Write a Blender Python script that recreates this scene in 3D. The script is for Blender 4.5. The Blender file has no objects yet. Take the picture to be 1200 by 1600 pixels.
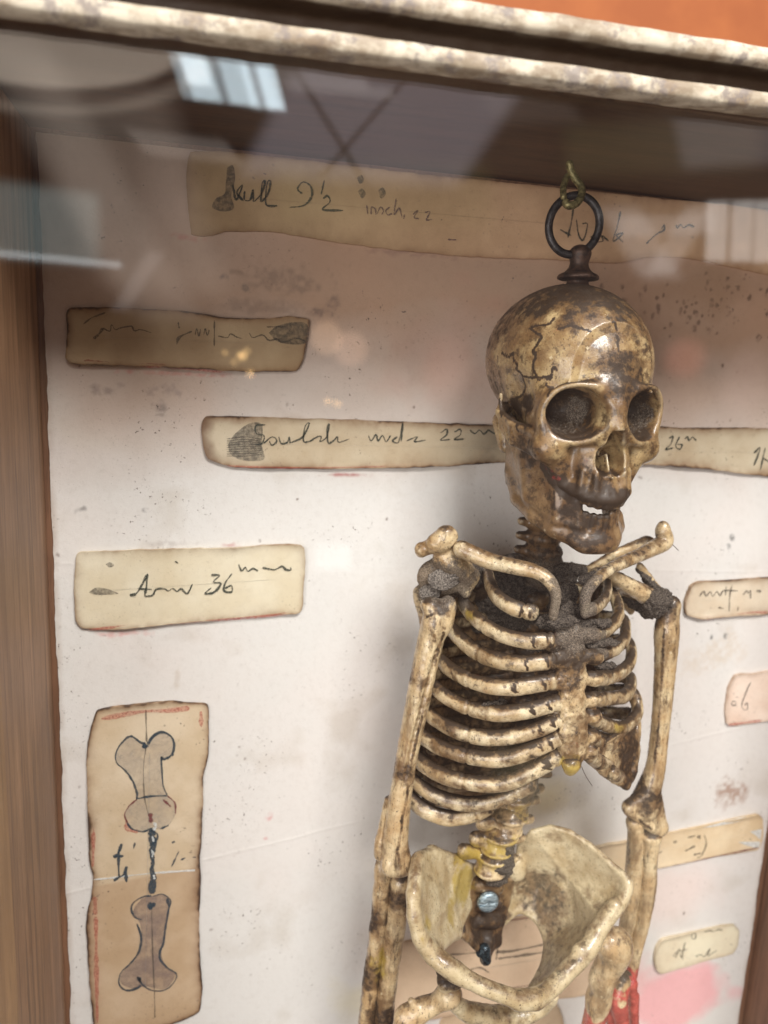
import bpy, math, random
import numpy as np
from mathutils import Matrix, Vector
random.seed(7); rng = np.random.default_rng(7)
sc = bpy.context.scene

# ------------------------------------------------------------------ camera (solved from the photograph)
F = 1155.0; DB = 0.42                       # focal length in 1600-px-high pixels, camera to back board in metres
CX = np.array([4800, 0, 1155.]); CX /= np.linalg.norm(CX)
CY = np.array([-276, 6300, 1155.]); CY -= CX*(CX@CY); CY /= np.linalg.norm(CY)
CZ = np.cross(CX, CY)
def ray(u, v):
    r = np.array([u-600, v-800, F]); return np.array([r@CX, r@CZ, -(r@CY)])
def W(u, v, d):                             # point seen at photo pixel (u,v), d metres in front of the board
    w = ray(u, v); return np.array([0, -DB, 0]) + w*((DB-d)/w[1])
def PX(px, u, v, d): return px*((DB-d)/ray(u, v)[1])
cam = bpy.data.cameras.new('camera'); co = bpy.data.objects.new('camera', cam); sc.collection.objects.link(co)
M = Matrix(((CX[0], -CY[0], -CZ[0]), (CX[2], -CY[2], -CZ[2]), (-CX[1], CY[1], CZ[1])))
# world axes expressed through camera axes: right, up, back
R3 = Matrix(((CX[0], -CX[1], -CX[2]), (CZ[0], -CZ[1], -CZ[2]), (-CY[0], CY[1], CY[2])))
co.matrix_world = Matrix.Translation((0, -DB, 0)) @ R3.to_4x4()
cam.sensor_fit = 'VERTICAL'; cam.sensor_height = 24; cam.lens = 24*F/1600.0
cam.clip_start = 0.01; cam.clip_end = 50
cam.dof.use_dof = True; cam.dof.focus_distance = 0.36; cam.dof.aperture_fstop = 4.6
sc.camera = co
sc.view_settings.view_transform = 'Standard'; sc.view_settings.look = 'None'
sc.view_settings.exposure = -0.05; sc.view_settings.gamma = 1

# ------------------------------------------------------------------ surrounding room light (world) and lamps
wd = bpy.data.worlds.new('World'); sc.world = wd; wd.use_nodes = True
wn = wd.node_tree.nodes; wl = wd.node_tree.links; wn.clear()
def wnode(t, **k):
    n = wn.new(t)
    for a, b in k.items(): setattr(n, a, b)
    return n
def wmath(op, a, b=None, c=None, clamp=False):
    n = wnode('ShaderNodeMath', operation=op, use_clamp=clamp)
    for i, x in enumerate((a, b, c)):
        if x is None: continue
        if isinstance(x, (int, float)): n.inputs[i].default_value = x
        else: wl.new(x, n.inputs[i])
    return n.outputs[0]
tc = wnode('ShaderNodeTexCoord'); DIR = tc.outputs['Generated']
def wdot(vec):
    n = wnode('ShaderNodeVectorMath', operation='DOT_PRODUCT'); wl.new(DIR, n.inputs[0]); n.inputs[1].default_value = tuple(vec); return n.outputs['Value']
def smooth(x, a, b):
    n = wnode('ShaderNodeMapRange', interpolation_type='SMOOTHSTEP'); wl.new(x, n.inputs[0])
    n.inputs[1].default_value = a; n.inputs[2].default_value = b; return n.outputs[0]
def mirror_frame(u, v):
    w = ray(u, v); w = np.array([w[0], -w[1], w[2]]); w /= np.linalg.norm(w)
    e1 = np.cross(w, [0, 0, 1.]); e1 /= np.linalg.norm(e1); e2 = np.cross(e1, w); return w, -e1, e2
nz = wnode('ShaderNodeTexNoise'); nz.inputs['Scale'].default_value = 2.6; nz.inputs['Detail'].default_value = 3
wl.new(DIR, nz.inputs['Vector'])
rampw = wnode('ShaderNodeValToRGB'); wl.new(nz.outputs['Fac'], rampw.inputs[0])
rampw.color_ramp.elements[0].position = .35; rampw.color_ramp.elements[0].color = (.035, .02, .014, 1)
rampw.color_ramp.elements[1].position = .68; rampw.color_ramp.elements[1].color = (.26, .20, .185, 1)
acc = rampw.outputs['Color']
def wadd(mask, col, s):
    global acc
    n = wnode('ShaderNodeMix', data_type='RGBA', blend_type='ADD'); n.clamp_factor = False
    wl.new(mask, n.inputs[0]); wl.new(acc, n.inputs[6]); n.inputs[7].default_value = (col[0]*s, col[1]*s, col[2]*s, 1)
    acc = n.outputs[2]
def rect(u, v, hw, hh, soft, shear=0.0, stripes=None):
    w, e1, e2 = mirror_frame(u, v)
    z = wdot(w); x = wmath('DIVIDE', wdot(e1), z); y = wmath('DIVIDE', wdot(e2), z)
    x = wmath('ADD', x, wmath('MULTIPLY', y, shear))
    a = smooth(wmath('ABSOLUTE', x), hw+soft, hw); b = smooth(wmath('ABSOLUTE', y), hh+soft, hh)
    m = wmath('MULTIPLY', wmath('MULTIPLY', a, b), wmath('GREATER_THAN', z, 0))
    if stripes:
        s = smooth(wmath('SINE', wmath('MULTIPLY', x, stripes)), -.95, -.5)
        s = wmath('ADD', wmath('MULTIPLY', s, .65), .35)
        m = wmath('MULTIPLY', m, s)
    return m
# skylight with glazing bars, seen mirrored in the pane; softer bright shapes of the hall behind the camera
def dot_(u, v, rad, soft):
    w, e1, e2 = mirror_frame(u, v); return smooth(wdot(w), math.cos(rad+soft), math.cos(rad))
wadd(rect(352, 108, .056, .032, .004, .35, 150), (.75, .92, 1.0), 8.0)
wadd(rect(300, 95, .012, .020, .006, .35), (.9, .97, 1.0), 5)
wadd(rect(405, 120, .016, .03, .006, .35, 300), (.8, .92, 1.0), 4)
lil = rect(600, 190, .12, .05, .03, -.6)
for q in (rect(520, 205, .0035, .07, .003, .75), rect(610, 150, .0030, .09, .003, -.9), rect(560, 108, .2, .0035, .003, 0)): lil = wmath('MULTIPLY', lil, wmath('SUBTRACT', 1.0, wmath('MULTIPLY', q, .6)))
wadd(lil, (.85, .78, .88), 1.3)
wadd(rect(800, 130, .04, .03, .02, .9), (.9, .75, .65), .35); wadd(rect(1030, 230, .09, .012, .03, .1), (.75, .62, .3), .45)
wadd(rect(560, 160, .002, .09, .002, -1.2), (.0, .0, .0), 1)
def oval(u, v, a, b_, soft, sh=0.0, inner=None):
    w, e1, e2 = mirror_frame(u, v); z = wdot(w); x = wmath('DIVIDE', wdot(e1), z); y = wmath('DIVIDE', wdot(e2), z); y = wmath('ADD', y, wmath('MULTIPLY', x, sh))
    q = wmath('SQRT', wmath('ADD', wmath('POWER', wmath('DIVIDE', x, a), 2.0), wmath('POWER', wmath('DIVIDE', y, b_), 2.0)))
    m = wmath('MULTIPLY', smooth(q, 1+soft, 1-soft), wmath('GREATER_THAN', z, 0))
    if inner: m = wmath('MULTIPLY', m, smooth(q, inner-soft, inner+soft))
    return m
wadd(oval(95, 75, .125, .038, .10, -.15), (1, .84, .68), 2.6)
wadd(oval(95, 80, .165, .062, .08, -.15, .84), (1, .84, .68), 1.0)
wadd(rect(500, 110, .05, .012, .006, .3), (.95, .85, .8), 1.1); wadd(rect(520, 140, .07, .004, .003, .3), (.95, .85, .8), .8)
wadd(rect(290, 230, .05, .006, .012, .9), (1, .85, .75), 1.0); wadd(rect(1150, 215, .05, .018, .02, .3), (.7, .65, .7), .9)
wadd(rect(60, 350, .055, .030, .02, 0), (.72, .92, .9), 1.3)
wadd(rect(60, 402, .09, .002, .003, 0), (.9, .97, 1), 3); wadd(rect(215, 440, .004, .03, .012, -.6), (1, .9, .85), .8)
for uu in (1120, 1159, 1196): wadd(rect(uu, 362, .0085, .030, .006, .08), (1, .94, .88), 3.4)
wadd(rect(1000, 380, .014, .030, .02, .7), (1, .93, .88), 1.3); wadd(rect(1062, 375, .008, .030, .015, -.5), (1, .93, .88), 1.3); wadd(rect(1040, 352, .05, .006, .01, 0), (1, .93, .88), 1.1)
wadd(rect(600, 300, .12, .022, .03, .2), (.62, .55, .22), .45)
wadd(rect(210, 300, .05, .09, .05, .35), (1, .78, .62), .9)
wadd(rect(150, 300, .02, .12, .04, .6), (1, .85, .72), .8)
for q in ((378, 556, 5, .004), (352, 551, 2.5, .002), (391, 584, 4, .003), (366, 566, 2.5, .002), (512, 627, 2.5, .003), (527, 631, 3, .003), (386, 548, 3, .002)): wadd(dot_(q[0], q[1], q[3], .002), (1, .62, .25), q[2]*2.2)
wadd(dot_(510, 528, .014, .012), (1, .62, .38), 2.2); wadd(dot_(548, 545, .012, .016), (1, .62, .42), 2.0)
wadd(oval(1070, 560, .022, .022, .5), (1, .35, .25), 1.5); wadd(oval(700, 575, .03, .035, .6), (1, .4, .25), .6); wadd(oval(1165, 600, .025, .035, .5), (1, .6, .5), .9)
wadd(rect(520, 870, .016, .010, .016, 0), (.9, 1, 1), 1.5)
wadd(rect(300, 760, .09, .07, .02, .2), (1, .88, .82), .28)
wadd(rect(850, 1290, .03, .06, .05, .3), (1, .82, .45), .5)
wadd(rect(960, 1440, .07, .10, .06, .3), (1, .83, .58), .8)
bgn = wnode('ShaderNodeBackground'); wl.new(acc, bgn.inputs[0]); bgn.inputs[1].default_value = 1.0
wout = wnode('ShaderNodeOutputWorld'); wl.new(bgn.outputs[0], wout.inputs[0])

def area(name, loc, aim, size, sy, power, col):
    l = bpy.data.lights.new(name, 'AREA'); l.shape = 'RECTANGLE'; l.size = size; l.size_y = sy; l.energy = power; l.color = col
    o = bpy.data.objects.new(name, l); sc.collection.objects.link(o); o.location = loc
    o.rotation_euler = (Vector(aim)-Vector(loc)).to_track_quat('-Z', 'Y').to_euler(); return o
area('window_light', (0.42, -1.55, 1.45), (.15, 0, -.15), 1.0, .7, 80, (1, .975, .935))
area('fill_light', (-1.2, -1.7, -.15), (.15, 0, -.25), 1.2, 1.2, 33, (1, .975, .95))  # unseen fill lamp, added low to lift the shaded upper sheet

# ------------------------------------------------------------------ helpers: objects
def link(o, parent=None):
    sc.collection.objects.link(o)
    if parent is not None:
        o.parent = parent
        r = parent
        loc = Vector((0, 0, 0))
        while r is not None: loc += r.location; r = r.parent
        o.location = -loc
    return o
def thing(name, label, cat, loc=(0, 0, 0), group=None):
    o = bpy.data.objects.new(name, None); o.empty_display_size = .01; sc.collection.objects.link(o); o.location = loc
    o['label'] = label; o['category'] = cat
    if group: o['group'] = group
    return o
def mesh_np(name, V, Q, mat, parent=None, cols=None, smooth=True, T=None, attr='stain_shade'):
    me = bpy.data.meshes.new(name); V = np.asarray(V, np.float32); Q = np.asarray(Q, np.int32)
    k = Q.shape[1]
    me.vertices.add(len(V)); me.vertices.foreach_set('co', V.ravel())
    me.loops.add(Q.size); me.loops.foreach_set('vertex_index', Q.ravel())
    me.polygons.add(len(Q)); me.polygons.foreach_set('loop_start', np.arange(0, Q.size, k, dtype=np.int32))
    me.polygons.foreach_set('loop_total', np.full(len(Q), k, np.int32))
    me.polygons.foreach_set('use_smooth', np.full(len(Q), smooth, bool))
    me.update(calc_edges=True); me.validate()
    if cols is not None:
        a = me.color_attributes.new(attr, 'FLOAT_COLOR', 'POINT'); a.data.foreach_set('color', np.asarray(cols, np.float32).ravel())
    me.materials.append(mat)
    return link(bpy.data.objects.new(name, me), parent)

_lat = rng.random((32, 32, 32)).astype(np.float32)
def noise3(P, scale, off=0.0):
    p = np.asarray(P, np.float32)*scale + off*7.31 + 100; i = np.floor(p).astype(int); f = p-i; f = f*f*(3-2*f); i %= 32; j = (i+1) % 32
    L = _lat; x0, y0, z0 = i.T; x1, y1, z1 = j.T; fx, fy, fz = f.T
    a = L[x0, y0, z0]*(1-fx)+L[x1, y0, z0]*fx; b = L[x0, y1, z0]*(1-fx)+L[x1, y1, z0]*fx
    c = L[x0, y0, z1]*(1-fx)+L[x1, y0, z1]*fx; d = L[x0, y1, z1]*(1-fx)+L[x1, y1, z1]*fx
    return ((a*(1-fy)+b*fy)*(1-fz)+(c*(1-fy)+d*fy)*fz)*2-1
def fbm(P, scale, off=0.0, o=4):
    r = 0; a = 1; s = 0
    for k in range(o): r = r+a*noise3(P, scale*2**k, off+k); s += a; a *= .5
    return r/s
def normals(V, Q):
    n = np.zeros_like(V); a, b, c, d = (V[Q[:, i]] for i in (0, 1, 2, 3)) if Q.shape[1] == 4 else (V[Q[:, 0]], V[Q[:, 1]], V[Q[:, 2]], V[Q[:, 2]])
    fn = np.cross(c-a, (d-b) if Q.shape[1] == 4 else (b-a))
    if Q.shape[1] == 3: fn = -fn
    for i in range(Q.shape[1]): np.add.at(n, Q[:, i], fn)
    return n/(np.linalg.norm(n, axis=1, keepdims=True)+1e-12)

# painted and settled stains on the bones, plus shade painted into nose, temple and ribcage hollows, as balls in space: (centre, radius, channel, amount); 0 dark, 1 yellow, 2 red, 3 grey dust
SP = []
def spot(u, v, d, rpx, ch, amt): SP.append((W(u, v, d), PX(rpx, u, v, d), ch, amt))
for a in [(903, 440, .06, 85, 0, 1.0), (960, 716, .092, 24, 0, 1.25), (962, 716, .080, 24, 0, 1.2), (815, 637, .08, 24, 0, 1.3), (800, 637, .07, 20, 0, 1.2), (795, 500, .05, 60, 0, .6), (790, 600, .05, 50, 0, .55), (985, 590, .11, 52, 0, .75), (940, 700, .12, 22, 0, .6), (835, 700, .09, 40, 0, .7), (900, 750, .11, 50, 0, .6), (960, 775, .12, 44, 0, .95), (890, 770, .11, 40, 0, .8), (850, 520, .08, 60, 0, .3), (940, 765, .12, 46, 0, .8), (866, 738, .1, 22, 2, .24), (950, 612, .118, 16, 2, .3), (957, 645, .118, 14, 2, .28), (957, 585, .115, 26, 0, .9), (1000, 530, .10, 30, 0, .5), (930, 815, .115, 66, 0, .85), (905, 640, .09, 30, 3, .7), (1007, 650, .09, 26, 3, .6),
          (905, 840, .11, 60, 0, .5), (830, 750, .10, 50, 0, .65), (640, 1000, .066, 20, 0, .4), (655, 1060, .066, 20, 0, .6), (630, 1200, .065, 26, 0, .55), (850, 890, .04, 50, 3, .9), (850, 870, .04, 70, 0, .7),
          (895, 945, .10, 62, 3, 1.1), (905, 985, .10, 50, 3, .8), (900, 1005, .10, 50, 0, 1.0), (885, 1060, .1, 26, 0, .6), (900, 1120, .1, 26, 0, .45), (930, 1010, .09, 34, 3, .8), (850, 1010, .09, 30, 0, .7), (695, 905, .055, 52, 3, 1.15), (735, 900, .05, 30, 0, .8), (700, 840, .06, 14, 0, .7),
          (1028, 945, .05, 36, 0, .9), (905, 915, .10, 30, 0, .9), (770, 1100, .08, 30, 0, .8), (940, 1040, .09, 26, 0, .8), (970, 1170, .07, 45, 0, .85), (975, 1215, .07, 45, 0, .8),
          (1005, 1240, .05, 36, 0, .8), (985, 1265, .05, 18, 0, .7), (1030, 1100, .05, 14, 1, .4), (893, 1195, .105, 18, 1, 1), (970, 1125, .08, 24, 1, .7), (735, 958, .07, 16, 1, .7),
          (815, 1265, .05, 20, 1, .9), (780, 1320, .05, 34, 1, .75), (785, 1355, .05, 26, 3, 1), (735, 1335, .05, 24, 1, .7), (720, 1380, .05, 30, 1, .95), (680, 1420, .06, 34, 1, .75),
          (650, 1450, .09, 22, 1, .6), (605, 1490, .05, 34, 1, 1), (620, 1460, .05, 26, 1, .9), (590, 1560, .05, 20, 1, .4), (697, 1520, .095, 34, 0, 1), (760, 1440, .045, 46, 0, .9), (755, 1480, .045, 44, 0, .9),
          (850, 1400, .045, 46, 0, .6), (885, 1450, .05, 46, 0, .6), (845, 1480, .06, 40, 0, .4), (615, 1320, .06, 30, 0, .5), (640, 1340, .06, 22, 0, .6), (595, 1330, .05, 20, 0, .9), (585, 1420, .05, 34, 0, .8), (575, 1510, .05, 34, 0, .7), (600, 1580, .056, 34, 0, .7), (625, 1400, .06, 26, 0, .7), (612, 1455, .058, 22, 0, .4),
          (625, 1400, .05, 26, 0, .6), (790, 1590, .07, 60, 0, .55), (680, 1555, .08, 26, 3, .6), (955, 1590, .06, 62, 2, 1.3), (985, 1575, .06, 60, 2, 1.3), (930, 1590, .06, 46, 2, 1.3), (700, 1330, .05, 30, 3, .4),
          (790, 930, .04, 60, 0, .9), (800, 1100, .03, 180, 0, .75), (690, 1260, .07, 24, 0, .5), (760, 1255, .05, 24, 0, .5)]: spot(*a)
GR = 1.0
def stain_shade_cols(V, N=None, gr=None):
    gr = GR if gr is None else gr
    C = np.zeros((len(V), 4), np.float32)
    lo, hi = V.min(0), V.max(0)
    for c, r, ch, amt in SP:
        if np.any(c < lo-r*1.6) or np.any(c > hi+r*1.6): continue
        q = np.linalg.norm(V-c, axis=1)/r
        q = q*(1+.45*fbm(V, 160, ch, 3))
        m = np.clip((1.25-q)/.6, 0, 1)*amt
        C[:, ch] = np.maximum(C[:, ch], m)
    if N is not None:                      # dust and grime settled on what faces up
        up = np.clip(N[:, 2], 0, 1)
        C[:, 0] = np.maximum(C[:, 0], np.clip((up-.30)*1.9+.7*fbm(V, 120, 9, 4), 0, 1)*gr)
    return C
def bone(name, V, Q, mat, parent, amp=.00022, freq=260, label=None, fix=None, gr=None):
    V = np.asarray(V, float); N = normals(V, Q)
    V = V + N*(amp*fbm(V, freq, 3, 3))[:, None]
    if gr is None: gr = .42 if name in ('pubic_arch', 'hip_blade', 'sitting_bone', 'thigh_bone') else (.7 if name in ('clavicle', 'shoulder_blade') else 1.0)
    C = stain_shade_cols(V, N, gr)
    if fix is not None: C = fix(V, N, C)
    o = mesh_np(name, V, Q, mat, parent, C)
    if label: o['label'] = label
    return o

# ------------------------------------------------------------------ helpers: implicit surfaces
def ell(c, r, rot=None):
    c = np.asarray(c, np.float32); r = np.asarray(r, np.float32)
    e = float(max(r)) if rot is not None else r
    def f(P):
        q = P-c
        if rot is not None: q = q@rot
        k0 = np.sqrt(((q/r)**2).sum(-1)); k1 = np.sqrt(((q/r**2)**2).sum(-1))+1e-9
        return k0*(k0-1)/k1
    return f, c-e, c+e
def cap(a, b, ra, rb=None):
    rb = ra if rb is None else rb; a = np.asarray(a, np.float32); b = np.asarray(b, np.float32); d = b-a; L = float(d@d)+1e-12
    def f(P):
        q = P-a; t = np.clip((q@d)/L, 0, 1); return np.sqrt(((q-t[..., None]*d)**2).sum(-1))-(ra+(rb-ra)*t)
    m = max(ra, rb); return f, np.minimum(a, b)-m, np.maximum(a, b)+m
def tri(a, b, c, r):
    a, b, c = (np.asarray(x, np.float32) for x in (a, b, c)); n = np.cross(b-a, c-a); n /= np.linalg.norm(n)+1e-12
    def seg(P, p, q):
        d = q-p; w = P-p; t = np.clip((w@d)/float(d@d), 0, 1); return ((w-t[..., None]*d)**2).sum(-1)
    def f(P):
        ins = np.ones(P.shape[:-1], bool)
        for p, q in ((a, b), (b, c), (c, a)): ins &= ((P-p)@np.cross(n, q-p)) >= 0
        e = np.minimum(np.minimum(seg(P, a, b), seg(P, b, c)), seg(P, c, a)); h = ((P-a)@n)**2
        return np.sqrt(np.where(ins, h, e))-r
    return f, np.minimum(np.minimum(a, b), c)-r, np.maximum(np.maximum(a, b), c)+r
def chain(pts, rad):
    return [cap(pts[i], pts[i+1], rad[i], rad[i+1]) for i in range(len(pts)-1)]
def poly(pts, rad, n=5):
    q = cr(np.c_[np.array(pts, float), rad if np.ndim(rad) else np.full(len(pts), rad)], n); c = chain(q[:, :3], q[:, 3])
    def f(P):
        o = c[0][0](P)
        for p in c[1:]: o = np.minimum(o, p[0](P))
        return o
    return f, np.min([p[1] for p in c], 0), np.max([p[2] for p in c], 0)
def sdf_mesh(ops, h):
    """ops: list of (prim, k, sign)"""
    kk = max(o[1] for o in ops)
    lo = np.min([o[0][1] for o in ops if o[2] > 0], 0)-h*3-kk*.3; hi = np.max([o[0][2] for o in ops if o[2] > 0], 0)+h*3+kk*.3
    n = np.ceil((hi-lo)/h).astype(int)+1
    A = np.full(n, 1e3*h, np.float32); ax = [(lo[i]+h*np.arange(n[i])).astype(np.float32) for i in range(3)]
    for (f, l, u), k, s in ops:
        m = k*1.45+3*h
        i0 = np.clip(np.floor((l-m-lo)/h).astype(int), 0, n-1); i1 = np.clip(np.ceil((u+m-lo)/h).astype(int)+1, 1, n)
        if np.any(i1 <= i0): continue
        sl = tuple(slice(i0[i], i1[i]) for i in range(3))
        G = np.stack(np.meshgrid(ax[0][sl[0]], ax[1][sl[1]], ax[2][sl[2]], indexing='ij'), -1)
        b = f(G).astype(np.float32); a = A[sl]
        if s > 0:
            kk_ = k*1.35; t = np.clip(kk_-np.abs(a-b), 0, None)/kk_; A[sl] = np.minimum(a, b)-t*t*t*kk_/6
        else:
            b = -b; t = np.clip(k-np.abs(a-b), 0, None); A[sl] = np.maximum(a, b)+t*t/(4*k)
    return surface_nets(A, lo, h)
def surface_nets(A, lo, h):
    I = A < 0; c = [(x, y, z) for x in (0, 1) for y in (0, 1) for z in (0, 1)]
    def sub(B, o): return B[o[0]:B.shape[0]-1+o[0], o[1]:B.shape[1]-1+o[1], o[2]:B.shape[2]-1+o[2]]
    s = sum(sub(I, o).astype(np.int8) for o in c); act = (s > 0) & (s < 8)
    idx = np.argwhere(act); vid = np.full(act.shape, -1, np.int32); vid[act] = np.arange(len(idx))
    vals = np.stack([A[idx[:, 0]+o[0], idx[:, 1]+o[1], idx[:, 2]+o[2]] for o in c], 1)
    S = np.zeros((len(idx), 3)); cnt = np.zeros(len(idx)); ca = np.array(c, float)
    for i in range(8):
        for j in range(i+1, 8):
            if np.abs(ca[i]-ca[j]).sum() != 1: continue
            a, b = vals[:, i], vals[:, j]; m = (a < 0) != (b < 0)
            t = np.where(m, a/np.where(m, a-b, 1), 0)
            S[m] += (ca[i]+t[:, None]*(ca[j]-ca[i]))[m]; cnt[m] += 1
    V = lo+h*(idx+S/cnt[:, None])
    Q = []
    for axn in range(3):
        o1, o2 = [(1, 2), (2, 0), (0, 1)][axn]
        sl0 = [slice(None)]*3; sl1 = [slice(None)]*3; sl0[axn] = slice(0, -1); sl1[axn] = slice(1, None)
        a = I[tuple(sl0)]; b = I[tuple(sl1)]; ch = a != b
        e = np.argwhere(ch); e = e[(e[:, o1] > 0) & (e[:, o2] > 0) & (e[:, o1] < A.shape[o1]-1) & (e[:, o2] < A.shape[o2]-1)]
        d1 = np.zeros(3, int); d1[o1] = 1; d2 = np.zeros(3, int); d2[o2] = 1
        g = lambda p: vid[p[:, 0], p[:, 1], p[:, 2]]
        q = np.stack([g(e-d1-d2), g(e-d2), g(e), g(e-d1)], 1)
        fl = ~a[e[:, 0], e[:, 1], e[:, 2]]; q[fl] = q[fl][:, ::-1]; Q.append(q)
    Q = np.concatenate(Q); return V, Q[(Q >= 0).all(1)]
def relax(V, Q, it):
    n = len(V); e = np.vstack([Q[:, [0, 1]], Q[:, [1, 2]], Q[:, [2, 3]], Q[:, [3, 0]]]); c = np.bincount(e[:, 0], minlength=n)+np.bincount(e[:, 1], minlength=n)
    for k in range(it):
        s = np.stack([np.bincount(e[:, 0], V[e[:, 1], i], n)+np.bincount(e[:, 1], V[e[:, 0], i], n) for i in range(3)], 1)/np.maximum(c, 1)[:, None]
        V = V+(.6 if k % 2 == 0 else -.35)*(s-V) if it < 12 else V+.5*(s-V)
    return V
def U(prims, k): return [(p[:3], (min(k, .0004) if len(p) > 3 else k), 1) for p in prims]
def cr(P, n):                                # Catmull-Rom resample
    P = np.asarray(P, float); E = np.vstack([2*P[0]-P[1], P, 2*P[-1]-P[-2]]); out = []
    for i in range(len(P)-1):
        p0, p1, p2, p3 = E[i:i+4]
        for t in np.linspace(0, 1, n, endpoint=False):
            out.append(.5*(2*p1+(p2-p0)*t+(2*p0-5*p1+4*p2-p3)*t*t+(3*p1-p0-3*p2+p3)*t**3))
    out.append(P[-1]); return np.array(out)
def tube(path, n=10, seg=18, cracks=(), tall=1.0):    # path rows: x,y,z,r  -> swept solid with rounded ends
    S = cr(path, n); C = S[:, :3]; r = S[:, 3].copy()
    t = np.gradient(C, axis=0); t /= np.linalg.norm(t, axis=1, keepdims=True)
    arc = np.r_[0, np.cumsum(np.linalg.norm(np.diff(C, axis=0), axis=1))]
    for c0 in cracks: r *= 1-.22*np.exp(-((arc-c0*arc[-1])/.0007)**2)
    a = min(r[0], .25*arc[-1])
    e0 = np.clip(arc/(r[0]), 0, 1); e1 = np.clip((arc[-1]-arc)/(r[-1]), 0, 1)
    r *= (1+.04*np.sin(arc*90+C[0, 2]*900)+.012*np.sin(arc*410+C[0, 0]*500)) if tall > 1 else 1
    r *= np.sqrt(np.clip(1-(1-e0)**2, .003, 1))*np.sqrt(np.clip(1-(1-e1)**2, .003, 1))
    up = np.cross(t[0], [0.3, 1, .2]); V = []
    for i in range(len(C)):
        up = up-t[i]*(up@t[i]); up /= np.linalg.norm(up); bi = np.cross(t[i], up)
        a = np.linspace(0, 2*np.pi, seg, endpoint=False)
        V.append(C[i]+r[i]*(np.outer(np.cos(a), up)+np.outer(np.sin(a), bi))*np.array([1, 1, tall]))
    m = len(C); V = np.concatenate(V); i = np.arange(m-1)[:, None]*seg; j = np.arange(seg)[None]; j2 = (j+1) % seg
    Q = np.stack([i+j, i+j2, i+seg+j2, i+seg+j], -1).reshape(-1, 4)
    return V, Q
def T(pts, n=14, seg=26, cracks=()):        # tube through (u,v,d,rpx)
    return tube([[*W(u, v, d), PX(r, u, v, d)] for u, v, d, r in pts], n, seg, cracks, 1.34)
def B(pts):                                  # implicit chain through (u,v,d,rpx)
    q = cr(np.array([[*W(u, v, d), PX(r, u, v, d)] for u, v, d, r in pts]), 4); c = chain(q[:, :3], q[:, 3])
    return [c[0]]+[(*p, 1) for p in c[1:]]            # links after the first join without swelling
def S(u, v, d, a, b=None, c=None):           # implicit ellipsoid, radii in px: across, deep, high
    k = PX(1, u, v, d); b = a if b is None else b; c = a if c is None else c
    return ell(W(u, v, d), (a*k, b*k, c*k))
def TR(p, q, r, t): return tri(W(*p), W(*q), W(*r), t)

# ------------------------------------------------------------------ materials
class NT:
    def __init__(s, name, rough=.5):
        s.m = bpy.data.materials.new(name); s.m.use_nodes = True; s.n = s.m.node_tree.nodes; s.l = s.m.node_tree.links
        s.b = s.n['Principled BSDF']; s.b.inputs['Roughness'].default_value = rough; s.tc = s.n.new('ShaderNodeTexCoord')
    def noise(s, scale, detail=4, rough=.6, vec=None, stretch=None, dist=0):
        n = s.n.new('ShaderNodeTexNoise'); n.inputs['Scale'].default_value = scale; n.inputs['Detail'].default_value = detail; n.inputs['Roughness'].default_value = rough; n.inputs['Distortion'].default_value = dist
        v = vec or s.tc.outputs['Object']
        if stretch:
            mp = s.n.new('ShaderNodeMapping'); mp.inputs['Scale'].default_value = stretch; s.l.new(v, mp.inputs[0]); v = mp.outputs[0]
        s.l.new(v, n.inputs['Vector']); return n.outputs['Fac']
    def rng(s, x, a, b, c=0, d=1):
        n = s.n.new('ShaderNodeMapRange'); s.l.new(x, n.inputs[0])
        for i, k in enumerate((a, b, c, d)): n.inputs[i+1].default_value = k
        return n.outputs[0]
    def math(s, op, a, b):
        n = s.n.new('ShaderNodeMath'); n.operation = op
        for i, x in enumerate((a, b)):
            if isinstance(x, (int, float)): n.inputs[i].default_value = x
            else: s.l.new(x, n.inputs[i])
        return n.outputs[0]
    def mix(s, f, a, b, mode='MIX'):
        n = s.n.new('ShaderNodeMix'); n.data_type = 'RGBA'; n.blend_type = mode
        for i, x in ((0, f), (6, a), (7, b)):
            if isinstance(x, (int, float)): n.inputs[i].default_value = x
            elif isinstance(x, tuple): n.inputs[i].default_value = (*x, 1)
            else: s.l.new(x, n.inputs[i])
        return n.outputs[2]
    def attr(s, name):
        n = s.n.new('ShaderNodeAttribute'); n.attribute_name = name; return n
    def bump(s, x, dist, strength=1):
        n = s.n.new('ShaderNodeBump'); n.inputs['Strength'].default_value = strength; n.inputs['Distance'].default_value = dist; s.l.new(x, n.inputs['Height']); s.l.new(n.outputs[0], s.b.inputs['Normal'])
    def col(s, x):
        if isinstance(x, tuple): s.b.inputs['Base Color'].default_value = (*x, 1)
        else: s.l.new(x, s.b.inputs['Base Color'])
        return s

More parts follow.
